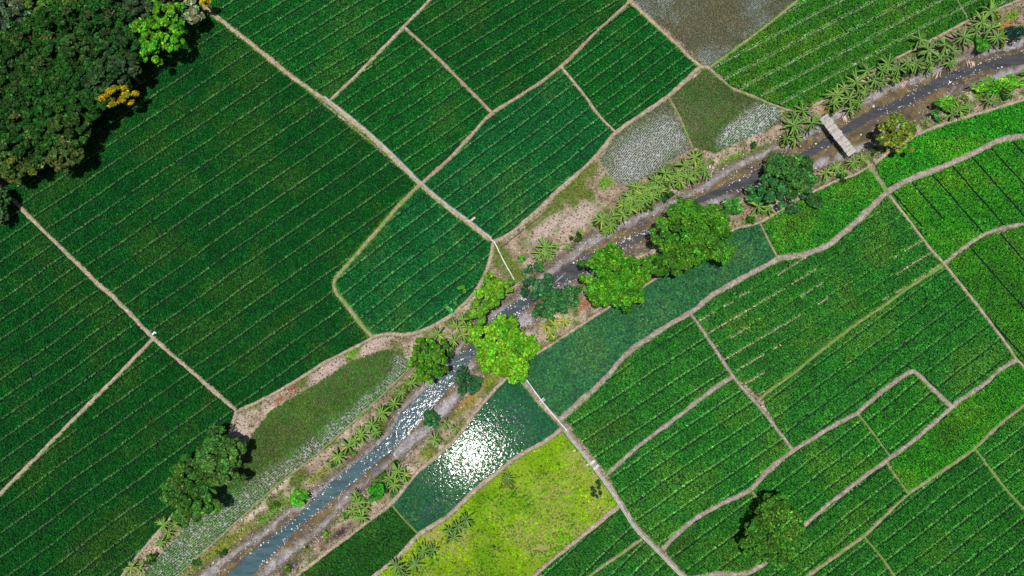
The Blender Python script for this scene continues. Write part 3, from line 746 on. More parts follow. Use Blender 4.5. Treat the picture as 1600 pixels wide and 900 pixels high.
WARP = 1.0
for fi, f in enumerate(FIELDS):
    poly = f['w']
    a = R(f['a'])
    ca, sa = math.cos(a), math.sin(a)
    U = poly @ np.array([[ca, -sa], [sa, ca]])         # rotate into row frame
    rs, cs = 0.355, 0.29
    if f.get('sp') == 1.0: rs, cs = 0.36, 0.33
    if f.get('lime'): rs, cs = 0.31, 0.31
    u = np.arange(U[:, 0].min(), U[:, 0].max(), cs)
    v = np.arange(U[:, 1].min(), U[:, 1].max(), rs)
    uu, vv = np.meshgrid(u, v)
    ri = np.tile(np.arange(len(v))[:, None], (1, len(u)))
    jit = 0.30 if f.get('lime') else 0.035
    uu = uu + rng.normal(0, 0.07, uu.shape) + (ri % 2) * cs * 0.5
    vv = vv + rng.normal(0, jit, vv.shape)
    vv = vv + 0.35 * (vnoise(uu, vv * 0.3, 9.0, fi) - 0.5) + 0.12 * (vnoise(uu, vv * 0.5, 2.5, fi + 90) - 0.5)
    uu = uu.ravel(); vv = vv.ravel(); ri = ri.ravel()
    Pt = np.column_stack([uu * ca - vv * sa, uu * sa + vv * ca])
    keep = inside(Pt, poly)
    if 'den' in f:
        keep &= rng.random(len(Pt)) < f['den']
    Pt, ri, uu = Pt[keep], ri[keep], uu[keep]
    keep = bund_clear(Pt)
    Pt, ri, uu = Pt[keep], ri[keep], uu[keep]
    n = len(Pt)
    base = np.tile(np.array(f['c']), (n, 1))
    pn = fbm(Pt[:, 0], Pt[:, 1], 7, fi + 3)
    fn = vnoise(Pt[:, 0], Pt[:, 1], 1.4, fi + 300)
    br_ = (0.66 + 0.42 * pn + 0.30 * fn) * 1.16
    base = base * br_[:, None]
    base[:, 0] += 0.016 * np.clip((pn - 0.52) * 5, 0, 1) * base[:, 1] / 0.12       # yellower patches
    if 'olive' in f:
        w = pxw(f['olive'], Pt)
        base = lerp(base, (0.07, 0.16, 0.02), w * (0.1 + 0.6 * fn))
    rad = np.full(n, 0.262) * rng.uniform(0.85, 1.15, n)
    hgt = np.full(n, 0.46) * rng.uniform(0.85, 1.15, n)
    drop = rng.random(n) < 0.015
    if f.get('t'):
        per = max(4, int(round(f['t'] / rs)))
        k = (ri + fi) % per
        pres = vnoise(uu, (ri // per) * 7.7, 6.0, fi + 500)                        # the lines fade in and out
        on = pres > 0.08
        if f.get('dark') == 2:
            drop |= (k == 0) & (vnoise(uu, (ri // per) * 5.1, 12, fi) > 0.18)
            m = (k == 2) & (pres > 0.6)
            base[m] = base[m] * 0.6 + np.array((0.07, 0.11, 0.06)) * 0.5
        elif f.get('dash'):
            d = (vnoise(uu, (ri // per) * 9.1, 2.0, fi) > 0.38) & (vnoise(uu, (ri // per) * 3.3, 17, fi + 1) > 0.35)
            m = (k == 0) & d
            base[m] = np.array((0.42, 0.44, 0.24)); hgt[m] *= 0.75
            rad[(k == 0) & ~d] *= 0.8
            m = (k == 1) & on
            base[m] = base[m] * 1.25 + np.array((0.02, 0.02, 0.0))
        elif f.get('tw') == 2:
            m = (k == 0) & on
            m2 = (k == 1) & on
            base[m2] = base[m2] * 1.5 + np.array((0.03, 0.03, 0.015))
            base[m] = np.array((0.27, 0.36, 0.2)) * rng.uniform(0.7, 1.2, (m.sum(), 1)); hgt[m] *= 0.6
        else:
            amt = 0.55 if f.get('dark') else 1.0
            m = (k == 0)
            rad[m] *= 0.78; base[m] *= 0.75
            drop |= m & (rng.random(n) < 0.25)
            m = (k == 1) & on
            base[m] = base[m] * (1 + 0.5 * amt) + np.array((0.085, 0.105, 0.05)) * amt * (0.55 + 0.6 * pres[m][:, None])
            hgt[m] *= 1.15
    if f.get('sp') and not f.get('water'):
        bw_ = np.clip((fbm(Pt[:, 0], Pt[:, 1], 9, fi + 700) - 0.47) * 6, 0, 1)
        base = lerp(base, (0.095, 0.115, 0.03), bw_ * (0.1 + 0.75 * rng.random(n)))
    if f.get('sp'):
        rad *= f.get('tr', 0.62); hgt *= 0.75
    if f.get('lime'):
        bald = fbm(Pt[:, 0], Pt[:, 1], 5, 77)
        edge = dist_line(Pt, poly, True)
        drop |= (bald + np.clip((edge - 2.5) * 0.06, -0.15, 0.1) < 0.36) & (rng.random(n) < 0.8)
        drop |= rng.random(n) < 0.12
        base = lerp(base, (0.33, 0.27, 0.1), (0.44 - bald) * 4 * rng.random(n))
        dk = rng.random(n) < 0.16
        base[dk] = base[dk] * np.array((0.28, 0.5, 1))
        base *= (0.8 + 0.5 * vnoise(Pt[:, 0], Pt[:, 1], 1.0, 7))[:, None]
        gpat = np.clip((fbm(Pt[:, 0], Pt[:, 1], 4.5, 177) - 0.52) * 5, 0, 1)[:, None]
        base = base * (1 - gpat * np.array((0.62, 0.35, 0)))
        rad *= rng.uniform(0.55, 1.1, n); hgt *= rng.uniform(0.4, 0.9, n); base *= 0.88
    kp = ~drop
    if f.get('water') and fi == 14:
        # tufts thinned and resized here to shape the sun glint on the water
        w = pxw([(738, 712, 62, 26), (672, 795, 30, 10), (805, 655, 40, 22)], Pt)
        kp &= rng.random(n) > w * 0.22
        w2 = pxw([(815, 630, 40, 30), (740, 715, 60, 32)], Pt)
        rad *= 1 + 0.05 * w2
    Pt, base, rad, hgt = Pt[kp], np.clip(base[kp], 0.001, 1), rad[kp], hgt[kp]
    V, F, Cc = tufts(Pt, np.full(len(Pt), 0.0), rad, hgt, base, 6, fi, spread=0.2 if f.get('lime') else 0.30)
    o = mobj('weed_field' if f.get('lime') else 'rice_field', np_mesh('rice', V, F, Cc, [M['leaf']]))
    tag(o, f['l'], 'weeds' if f.get('lime') else 'rice field', 'paddy fields', 'stuff')

# ------------------------------------------------------------------ grass on banks and bund edges
gp = []; gc = []; gr = []
for L, hw, mt, fr in BL:
    T = np.gradient(L, axis=0); T /= np.linalg.norm(T, axis=1)[:, None] + 1e-9
    N = np.column_stack([-T[:, 1], T[:, 0]])
    for sgn, ch in ((1, 'R'), (-1, 'L')):
        dens = 6 if ch in fr else (3 if mt in ('green', 'weedy') else 2)
        for k in range(dens):
            q = L + N * (sgn * hw * rng.uniform(0.6, 1.3, len(L)))[:, None] + rng.normal(0, 0.12, L.shape)
            kk = rng.random(len(L)) < (0.9 if ch in fr else 0.5)
            q = q[kk]
            gp.append(q)
            c0 = (0.12, 0.30, 0.02) if ch in fr else (0.05, 0.15, 0.03)
            gc.append(np.tile(c0, (len(q), 1)) * rng.uniform(0.6, 1.4, (len(q), 1)))
            gr.append(np.full(len(q), 0.22 if ch in fr else 0.17))
# tufts on the canal banks where the ground is grassy
m = (~ib) & (~ifo) & (np.abs(x) < 112) & (y > -62) & (y < 92)
for f in FIELDS: m &= ~inside(P, f['w'])
g_ = C[:, 1] / (C[:, 0] + 1e-3)
prob = np.clip((g_ - 0.78) * 2.2, 0.30, 1)
for rep in range(3):
    pick = m & (rng.random(len(P)) < prob)
    q = P[pick] + rng.uniform(-0.25, 0.25, (pick.sum(), 2))
    cc = C[pick] * rng.uniform(0.7, 1.6, (pick.sum(), 1)) * np.array((0.95, 1.15, 0.8))
    gn = (g_[pick] < 0.95)
    kind_ = rng.random(len(cc))
    cc[gn & (kind_ < 0.38)] = np.array((0.06, 0.16, 0.03)); cc[gn & (kind_ > 0.5)] = np.array((0.52, 0.42, 0.31)); cc[gn & (kind_ > 0.82)] = np.array((0.14, 0.09, 0.06))
    cc *= rng.uniform(0.6, 1.3, (len(cc), 1))
    gp.append(q); gc.append(cc); gr.append(rng.uniform(0.10, 0.24, len(q)))
gp = np.vstack(gp); gc = np.clip(np.vstack(gc), 0.005, 0.6); gr = np.concatenate(gr)
V, F, Cc = tufts(gp, bed_height(gp) + np.where(True, 0.03, 0), gr, gr * 1.2, gc, 4, 99)
o = mobj('bank_grass', np_mesh('bank_grass', V, F, Cc, [M['grass']]))
tag(o, 'short wild grass growing along the bunds and canal banks', 'grass', kind='stuff')

# ------------------------------------------------------------------ pebbles, clods and litter on the canal bed and banks
NP = 34000
t = rng.uniform(0, len(bl) - 1.01, NP); i_ = t.astype(int)
t2 = t / (len(bl) - 1) * (len(br) - 1.01); j_ = t2.astype(int)
mixf = rng.uniform(-0.28, 1.28, NP)[:, None]
pp = bl[i_] * (1 - mixf) + br[j_] * mixf + rng.normal(0, 0.5, (NP, 2))
ok = ~inside(pp, WAT) & bund_clear(pp)
for f in FIELDS: ok &= ~inside(pp, f['w'])
dn = fbm(pp[:, 0], pp[:, 1], 3.0, 91)
ok &= rng.random(NP) < np.clip((dn - 0.3) * 2.4, 0.05, 1)
pp = pp[ok]
zz = bed_height(pp)
n = len(pp)
rr = np.abs(rng.normal(0.0, 0.055, n)) + 0.035
kc = rng.random(n)
pc = np.where((kc < 0.45)[:, None], (0.10, 0.08, 0.055), np.where((kc < 0.75)[:, None], (0.30, 0.27, 0.25), (0.55, 0.52, 0.5)))
pc = pc * rng.uniform(0.6, 1.3, (n, 1))
V = np.zeros((n, 5, 3)); ph = rng.uniform(0, 6.28, n)
for q in range(4):
    a_ = ph + q * math.pi / 2
    e_ = rr * rng.uniform(0.7, 1.5, n)
    V[:, q, 0] = pp[:, 0] + np.cos(a_) * e_; V[:, q, 1] = pp[:, 1] + np.sin(a_) * e_; V[:, q, 2] = zz - 0.02
V[:, 4, 0] = pp[:, 0]; V[:, 4, 1] = pp[:, 1]; V[:, 4, 2] = zz + rr * 0.8
Fq = (np.array([(0, 1, 4), (1, 2, 4), (2, 3, 4), (3, 0, 4)])[None] + (np.arange(n) * 5)[:, None, None]).reshape(-1, 3)
M['pebble'] = leaf_mat('pebble', 0.9, 0.0, spec=0.1)
tag(mobj('canal_gravel', np_mesh('canal_gravel', V.reshape(-1, 3), Fq, np.repeat(pc, 5, axis=0), [M['pebble']])), 'loose pebbles, clods and litter strewn over the canal bed and banks', 'gravel', kind='stuff')

# ------------------------------------------------------------------ foam flecks on the canal
fp = []
for L, nn in ((wll, 2600), (wrr, 2600)):
    t = rng.uniform(0, len(L) - 1.01, nn); i = t.astype(int); fr_ = (t - i)[:, None]
    q = L[i] * (1 - fr_) + L[i + 1] * fr_ + rng.normal(0, 0.38, (nn, 2))
    dn = vnoise(q[:, 0], q[:, 1], 5.0, 5)
    fp.append(q[(dn > 0.42) & (rng.random(len(q)) < np.where(q[:, 0] > 38, 0.25, np.where(q[:, 0] < -22, 0.55, 0.9)))])
fp = np.vstack(fp)
k = np.arange(6) * math.pi / 3
V = []; F = []
for i, q in enumerate(fp):
    r = abs(random.gauss(0.02, 0.045)) + 0.022
    zz = max(WATER_Z, zg(q[0], q[1]) if False else WATER_Z) + 0.03
    b = len(V)
    V.append((q[0], q[1], zz + r * 0.5))
    for j in range(6):
        rr = r * random.uniform(0.6, 1.4)
        V.append((q[0] + math.cos(k[j]) * rr, q[1] + math.sin(k[j]) * rr, zz - 0.02))
    for j in range(6): F.append((b, b + 1 + j, b + 1 + (j + 1) % 6))
tag(mobj('canal_foam', np_mesh('canal_foam', V, F, None, [M['foam']])), 'white foam flecks drifting along the edges of the canal water', 'foam', kind='stuff')

# ------------------------------------------------------------------ trees


def crown_mesh(name, Rr, Hh, base_z, colr, nleaf, seed, clumps=26, leaf=0.42, flat=0.55, var=0.35, cr=0.30, gap=0.0, tan=0.0):
    r = np.random.default_rng(seed)
    cc = []
    tries = 0
    while len(cc) < clumps and tries < 4000:
        tries += 1
        a = r.uniform(0, 6.283); q = math.sqrt(r.random())
        edge = 0.86 + 0.28 * math.sin(a * 2 + seed) * 0.4 + 0.14 * math.sin(a * 5 + seed * 1.7)
        px, py = math.cos(a) * q * edge, math.sin(a) * q * edge
        dome = math.sqrt(max(0, 1 - (q * 0.97) ** 2))
        pz = dome * r.uniform(0.25, 1.0)
        if all((px - c[0]) ** 2 + (py - c[1]) ** 2 + 0.5 * (pz - c[2]) ** 2 > (0.17 + gap) ** 2 for c in cc):
            cc.append((px, py, pz))
    cc = np.array(cc)
    K = len(cc)
    rad = cr * r.uniform(0.7, 1.25, K)
    idx = r.integers(0, K, nleaf)
    d = r.normal(0, 1, (nleaf, 3)); d /= np.linalg.norm(d, axis=1)[:, None]
    d[:, 2] = np.where(d[:, 2] < -0.1, -d[:, 2] * 0.6, d[:, 2])
    sh = r.uniform(0.45, 1.0, nleaf) ** 0.6
    c = cc[idx] * np.array((Rr, Rr, Hh)) + np.array((0, 0, base_z))
    pos = c + d * (rad[idx] * sh)[:, None] * np.array((Rr, Rr, Rr * flat))
    # leaf sprays: folded quads
    nrm = d * 0.8 + np.array((0, 0, 0.8)) + r.normal(0, 0.45, (nleaf, 3))
    nrm /= np.linalg.norm(nrm, axis=1)[:, None]
    t = np.cross(nrm, r.normal(0, 1, (nleaf, 3))); t /= np.linalg.norm(t, axis=1)[:, None] + 1e-9
    b = np.cross(nrm, t)
    s = leaf * r.uniform(0.42, 1.4, nleaf)[:, None]
    V = np.stack([pos - t * s * 0.75, pos - b * s * 0.42 + nrm * s * 0.12, pos + t * s * 0.75, pos + b * s * 0.42 + nrm * s * 0.12], 1).reshape(-1, 3)
    F = np.arange(len(V)).reshape(-1, 4)
    tint = r.uniform(1 - var, 1 + var, K)[idx] * np.exp(r.normal(-0.05, 0.5, nleaf))
    base = np.array(colr)[None] * tint[:, None]
    warm = (r.random(K) - 0.5)[idx]
    base[:, 0] *= 1 + 0.6 * warm + r.normal(0, 0.18, nleaf)
    if tan > 0:
        tc = (r.random(K) < tan)[idx] & (r.random(nleaf) < 0.35)
        base[tc] = np.array((0.10, 0.095, 0.035)) * tint[tc][:, None]
    Cc = np.repeat(np.clip(base, 0.002, 0.8), 4, axis=0)
    return np_mesh(name, V, F, Cc, [M['tree']]), c, cc


def tree(px, py, rpx, h, colr, label, group=None, nl=None, name='broadleaf_tree', cat='tree', sx=1.0, seed=None, **kw):
    global TS
    TS += 1
    seed = seed or TS
    g = at(px, py, h * 0.72)
    z0 = zg(g.x, g.y)
    Rr = rpx * MPP * (H - h * 0.72) / H * (1 + max(0.0, 0.26 - kw.get('cr', 0.3)) * 0.6)
    root = empty(name, (g.x, g.y, z0), random.uniform(0, 0.6))
    Hh = h * 0.42
    nl = nl or int(min(9000, max(500, 95 * Rr * Rr + 600)))
    me, c, cc = crown_mesh('crown', Rr, Hh, h * 0.5, colr, nl, seed, **kw)
    cro = mobj('crown', me, root)
    root.scale = (1, 1, 1)
    if sx != 1.0: root.scale = (sx, 1 / sx, 1)
    mb = MB()
    tr = 0.05 * h * 0.5 + 0.05
    sway = random.uniform(-0.3, 0.3)
    mb.tube([(0, 0, -0.15), (sway * 0.3, 0.1, h * 0.2), (sway, 0.1, h * 0.45), (sway * 1.2, 0, h * 0.7)], [tr * 1.3, tr, tr * 0.75, tr * 0.3], 8)
    top = Vector((sway * 0.7, 0.1, h * 0.36))
    for i in range(min(7, len(c))):
        q = Vector(c[i]); mid = (top + q) / 2 + Vector((0, 0, -0.25))
        mb.tube([top, mid, q], [tr * 0.5, tr * 0.32, tr * 0.12], 5)
    mb.build('trunk', M['bark'], root, smooth=True)
    tag(root, label, cat, group)
    return root


TS = 100
DG = (0.018, 0.088, 0.010)
FG = 'forest trees'
fl = 'dense dark green tree in the middle of the forest'
forest = [
    (14, 18, 44, 11, (0.07, 0.12, 0.055), 'grey-green hazy tree at the forest corner'),
    (62, 6, 32, 10, (0.07, 0.2, 0.02), 'yellow-green tree poking out between the grey-green and dark forest trees'),
    (118, 2, 34, 10, (0.10, 0.2, 0.025), 'pale lime-tipped tree on the forest margin beside the grey-green tree'),
    (92, 36, 52, 11.5, DG, fl), (158, 30, 50, 12, (0.018, 0.095, 0.012), fl), (28, 66, 46, 11, DG, fl), (76, 80, 44, 11, DG, fl),
    (128, 78, 46, 11.5, (0.032, 0.09, 0.014), fl), (182, 72, 42, 11, (0.022, 0.088, 0.014), 'dark forest tree touching the apple-green tree'), (22, 118, 44, 10.5, (0.022, 0.085, 0.012), fl),
    (66, 124, 40, 11, DG, fl), (108, 118, 44, 11, DG, fl), (154, 112, 44, 10.5, (0.028, 0.088, 0.022), 'grey-tinged dark tree directly behind the mustard yellow tree'), (190, 104, 26, 10, (0.034, 0.08, 0.03), fl),
    (126, 158, 36, 10, DG, 'dark forest tree between the mustard tree and the olive edge tree'), (70, 168, 44, 10.5, DG, fl), (22, 172, 44, 10.5, (0.024, 0.09, 0.012), fl), (20, 214, 40, 10, DG, fl),
    (104, 196, 38, 9.5, (0.038, 0.10, 0.014), 'brownish green forest tree crowding the olive edge tree'), (66, 214, 40, 9.5, DG, fl),
    (92, 236, 32, 8.5, (0.085, 0.13, 0.028), 'olive green tree on the forest edge beside the shaded rice'),
    (20, 250, 36, 8.5, (0.09, 0.14, 0.022), 'olive round tree ending the forest above the bund'),
    (-6, 306, 18, 6, (0.05, 0.14, 0.03), 'small tree in forest shade where the tan bund starts'),
    (-4, 334, 14, 5, (0.07, 0.16, 0.05), 'low tree in forest shade below the start of the tan bund'),
    (-40, 60, 46, 11, DG, fl), (-40, 150, 46, 11, DG, fl), (-42, 240, 44, 9, DG, fl), (60, -42, 46, 11, DG, fl), (160, -40, 44, 11, DG, fl),
    (262, -22, 34, 9, DG, fl),
    (214, 8, 30, 10, (0.04, 0.085, 0.03), fl),
]
for i, (px, py, r_, h, c, lb) in enumerate(forest):
    tree(px, py, r_, h, tuple(q * 0.82 for q in c), lb, FG, leaf=0.44, tan=0.10 if lb == fl else 0.0, var=0.35, cr=0.17, clumps=64, gap=-0.04, nl=int(2200 + r_ * 60))
tree(245, 44, 50, 10, (0.085, 0.29, 0.012), 'bright apple-green tree on the forest edge casting a black shadow', leaf=0.46, clumps=70, cr=0.12, gap=-0.03, var=0.25, sx=0.95, nl=4600)
tree(291, 14, 24, 8, (0.17, 0.2, 0.1), 'pale blossoming tree beside the apple-green tree', clumps=18, cr=0.26, nl=1600)
tree(319, 0, 8, 7, (0.55, 0.36, 0.01), 'tiny golden tree at the top of the straight bund', clumps=8, nl=350, cr=0.4)
tree(178, 148, 28, 8.5, (0.26, 0.225, 0.006), 'mustard yellow tree glowing on the forest edge', clumps=20, cr=0.2, gap=0.03, nl=1700, sx=1.2)
# broad trees in the fields
tree(342, 718, 40, 8, (0.05, 0.145, 0.022), 'looser of two joined trees beside the pink earth patch', leaf=0.33, clumps=90, cr=0.15, gap=-0.06, nl=9000)
tree(294, 768, 47, 8, (0.045, 0.14, 0.018), 'denser of two joined trees above the banana tufts', leaf=0.33, clumps=100, cr=0.15, gap=-0.06, nl=11500)
tree(1208, 830, 50, 6.8, (0.05, 0.165, 0.014), 'lone round tree standing among the paddies', leaf=0.34, clumps=110, cr=0.15, gap=-0.06, nl=9000, seed=515)
tree(1088, 362, 60, 9, (0.055, 0.20, 0.012), 'largest round green tree leaning over the canal', leaf=0.29, clumps=170, cr=0.125, gap=-0.09, nl=22000, seed=311)
tree(1040, 405, 30, 7, (0.05, 0.18, 0.012), 'smaller tree growing against the largest canal tree', leaf=0.40, clumps=20, cr=0.3, nl=2600)
tree(960, 432, 54, 8, (0.06, 0.225, 0.01), 'broad fresh-green tree beside the largest canal tree', leaf=0.30, clumps=150, cr=0.13, gap=-0.08, nl=18000)
tree(786, 544, 50, 8, (0.115, 0.33, 0.012), 'vivid lime tree spreading right across the canal', leaf=0.32, clumps=150, cr=0.13, gap=-0.08, nl=15000)
tree(670, 561, 34, 6, (0.06, 0.19, 0.01), 'rounded tree with knobbly leaf clusters beside the glittering water', leaf=0.34, clumps=60, cr=0.13, gap=0.01, nl=4200)
tree(764, 456, 27, 6, (0.11, 0.29, 0.015), 'lime tree by the end of the white pipe', leaf=0.4, clumps=22, cr=0.28, nl=2600)
tree(744, 487, 20, 5, (0.10, 0.26, 0.02), 'small lime tree among the bananas beside the rounded paddy', leaf=0.36, clumps=14, cr=0.3, nl=1200)
tree(794, 448, 13, 5, (0.12, 0.29, 0.02), 'little lime sapling touching the end of the white pipe', leaf=0.36, clumps=9, cr=0.34, nl=600)
tree(1240, 268, 44, 7, (0.04, 0.15, 0.025), 'dark shaggy tree beside the bridge', leaf=0.36, clumps=32, cr=0.22, gap=0.02, nl=4600)
tree(1210, 300, 22, 5.5, (0.035, 0.14, 0.035), 'dark low tree filling the gap behind the shaggy tree', leaf=0.34, clumps=14, cr=0.3, nl=1600)
tree(1405, 208, 34, 6.5, (0.13, 0.2, 0.02), 'yellowish open-crowned tree on the bank across the bridge', leaf=0.34, clumps=32, cr=0.17, gap=0.03, nl=2800, sx=1.15)


def shrub(px, py, rpx, h, colr, label, group=None, **kw):
    return tree(px, py, rpx, h, colr, label, group, name='shrub', cat='shrub', **{**dict(leaf=0.3, clumps=14, cr=0.34), **kw})


shrub(838, 436, 29, 2.4, (0.035, 0.13, 0.045), 'feathery grey-green shrub below the white pipe', clumps=24, cr=0.24, nl=2800, leaf=0.34)
shrub(862, 474, 32, 2.4, (0.03, 0.14, 0.035), 'feathery dark green shrub across the water from the grey-green shrub', clumps=24, cr=0.24, nl=3000, leaf=0.34)
shrub(890, 462, 18, 2.0, (0.035, 0.15, 0.035), 'dark shrub at the foot of the fresh-green tree', nl=1000)
shrub(731, 600, 20, 1.8, (0.025, 0.10, 0.035), 'wide dark shrub on the pale silt below the lime tree', nl=1300)
shrub(722, 578, 10, 1.5, (0.025, 0.09, 0.03), 'small dark shrub between the lime tree and the wide dark shrub', nl=400)
shrub(672, 657, 14, 1.8, (0.03, 0.14, 0.035), 'dark green shrub on the silt beside the flooded paddy', nl=800)
shrub(585, 768, 15, 2.2, (0.035, 0.26, 0.012), 'emerald shrub between banana plants near the plain green paddy', nl=1000)
shrub(464, 779, 13, 1.2, (0.07, 0.33, 0.02), 'low emerald shrub on the grassy canal bank', nl=700)
shrub(1145, 322, 16, 2.2, (0.05, 0.22, 0.03), 'green shrub between the largest canal tree and the water', nl=900)
shrub(1180, 304, 17, 2.4, (0.035, 0.2, 0.04), 'bluish green shrub beside the dark shaggy tree', nl=1000)
shrub(1272, 310, 15, 2.0, (0.03, 0.10, 0.025), 'dark shrub on the rice plot edge', nl=800)
shrub(1240, 325, 12, 1.6, (0.03, 0.11, 0.03), 'low dark shrub at the foot of the shaggy tree', nl=500)
shrub(1540, 67, 14, 2.2, (0.05, 0.26, 0.02), 'fresh green shrub among the tall bananas', nl=700)
shrub(1587, 46, 16, 1.6, (0.012, 0.05, 0.03), 'blackish shrub at the end of the banana row', nl=800)
shrub(1545, 137, 22, 1.3, (0.10, 0.36, 0.02), 'lime shrub on the far canal bank', nl=1300, sx=1.3)
shrub(1585, 125, 20, 1.3, (0.11, 0.37, 0.02), 'second lime shrub running on along the far canal bank', nl=1200, sx=1.3)
shrub(1485, 163, 18, 1.3, (0.09, 0.31, 0.02), 'lime shrub beside the silver silt patch', nl=900, sx=1.3)
shrub(1463, 180, 9, 1.4, (0.05, 0.2, 0.04), 'small dark green shrub near the yellowish tree', nl=350)
shrub(722, 450, 7, 2.0, (0.10, 0.34, 0.03), 'thin sapling at the rim of the rounded paddy', nl=160, clumps=6)
shrub(704, 479, 9, 1.8, (0.06, 0.26, 0.05), 'second thin sapling leaning over the rounded paddy', nl=180, clumps=6)
shrub(932, 763, 12, 0.7, (0.015, 0.06, 0.012), 'blackish weed clump in the lime-yellow field', nl=260, clumps=8, gap=0.08, cr=0.2)
shrub(816, 404, 6, 1.2, (0.07, 0.3, 0.02), 'tiny green shrub on the dry bank by the feathery shrub', nl=180, clumps=6)

# ------------------------------------------------------------------ banana plants


def banana_leaf_mesh(name, L, Wd, droop, cl, cr_, seed):
    r = random.Random(seed)
    n = 7
    V = []; F = []; mi = []; C_ = []
    for i in range(n + 1):
        t = i / n
        x_ = L * (t - 0.18 * t * t * droop)
        z_ = L * (0.55 * t - (0.35 + 0.45 * droop) * t * t)
        w = Wd * (math.sin(math.pi * min(1, (0.06 + 0.94 * t) ** 1.0)) ** 0.6) * 0.5 + 0.02
        if i == 0: w = 0.05
        if i == n: w = 0.02
        w *= r.uniform(0.85, 1.12)
        rb = 0.028 * (1 - 0.6 * t)
        bend = 0.12 * math.sin(t * 2.2) * L * (seed % 3 - 1) * 0.5
        for yy, zz in ((-w, -w * 1.1), (-rb, 0.0), (rb, 0.0), (w, -w * 1.1)):
            V.append((x_, yy + bend, z_ + zz))
            C_.append(cr_ if abs(yy) == rb else tuple(c * r.uniform(0.8, 1.2) * (1.0 if i < n else 1.2) for c in cl))
    for i in range(n):
        for k in range(3):
            F.append((i * 4 + k, i * 4 + 4 + k, i * 4 + 5 + k, i * 4 + 1 + k))
    return np_mesh(name, V, np.array(F), np.array(C_), [M['tree']])


GREENS = [(0.014, 0.075, 0.010), (0.028, 0.13, 0.012), (0.06, 0.185, 0.012), (0.20, 0.25, 0.02)]
LEAVES = {}
for gi_, g in enumerate(GREENS):
    LEAVES[gi_] = [banana_leaf_mesh('leaf', 2.7 + 0.14 * k, 0.40, 0.35 + 0.2 * (k % 4), g, (min(1, g[0] * 2 + 0.16), min(1, g[1] * 1.4 + 0.2), g[2] + 0.08), k + gi_ * 10) for k in range(5)]
DRYL = [banana_leaf_mesh('dry_leaf', 2.0, 0.26, 1.5, (0.36, 0.27, 0.18), (0.5, 0.4, 0.28), 70 + k) for k in range(3)]
mb = MB().tube([(0, 0, -0.2), (0.02, 0.02, 0.9), (0.0, 0.05, 1.9), (0.03, 0.03, 2.15)], [0.16, 0.13, 0.10, 0.06], 8)
M['pstem'] = noisy_mat('pseudostem', [(0.3, (0.12, 0.13, 0.04)), (0.7, (0.3, 0.25, 0.12))], 3, 0.7)
STEM = mb.mesh('stem', M['pstem'], True)


def banana(px, py, size, tone, label, group, dry=0):
    h = 2.3 * size
    g = at(px, py, h)
    z0 = zg(g.x, g.y)
    root = empty('banana_plant', (g.x, g.y, z0), random.uniform(0, 6.28))
    root.scale = (size * 0.95, size * 0.95, size)
    root.rotation_euler.x = random.gauss(0, 0.09); root.rotation_euler.y = random.gauss(0, 0.09)
    mobj('stem', STEM, root)
    n = random.randint(11, 15)
    for k in range(n):
        tn = min(3 if tone == 3 or random.random() < 0.25 else 2, max(0, tone + random.choice((-1, -1, 0, 0, 1))))
        me = random.choice(LEAVES[tn])
        s = random.uniform(0.78, 1.1)
        mobj('leaf', me, root, (0.02, 0.03, 2.05 - 0.04 * k), (random.uniform(-0.2, 0.2), random.uniform(-0.35, 0.28), k * 2.4 + random.uniform(-0.3, 0.3)), (s, s, s))
    for k in range(dry):
        mobj('dry_leaf', random.choice(DRYL), root, (0.02, 0.03, 1.6), (0, 0.25, k * 1.9 + random.uniform(-0.4, 0.4)), None)
    tag(root, label, 'banana plant', group)


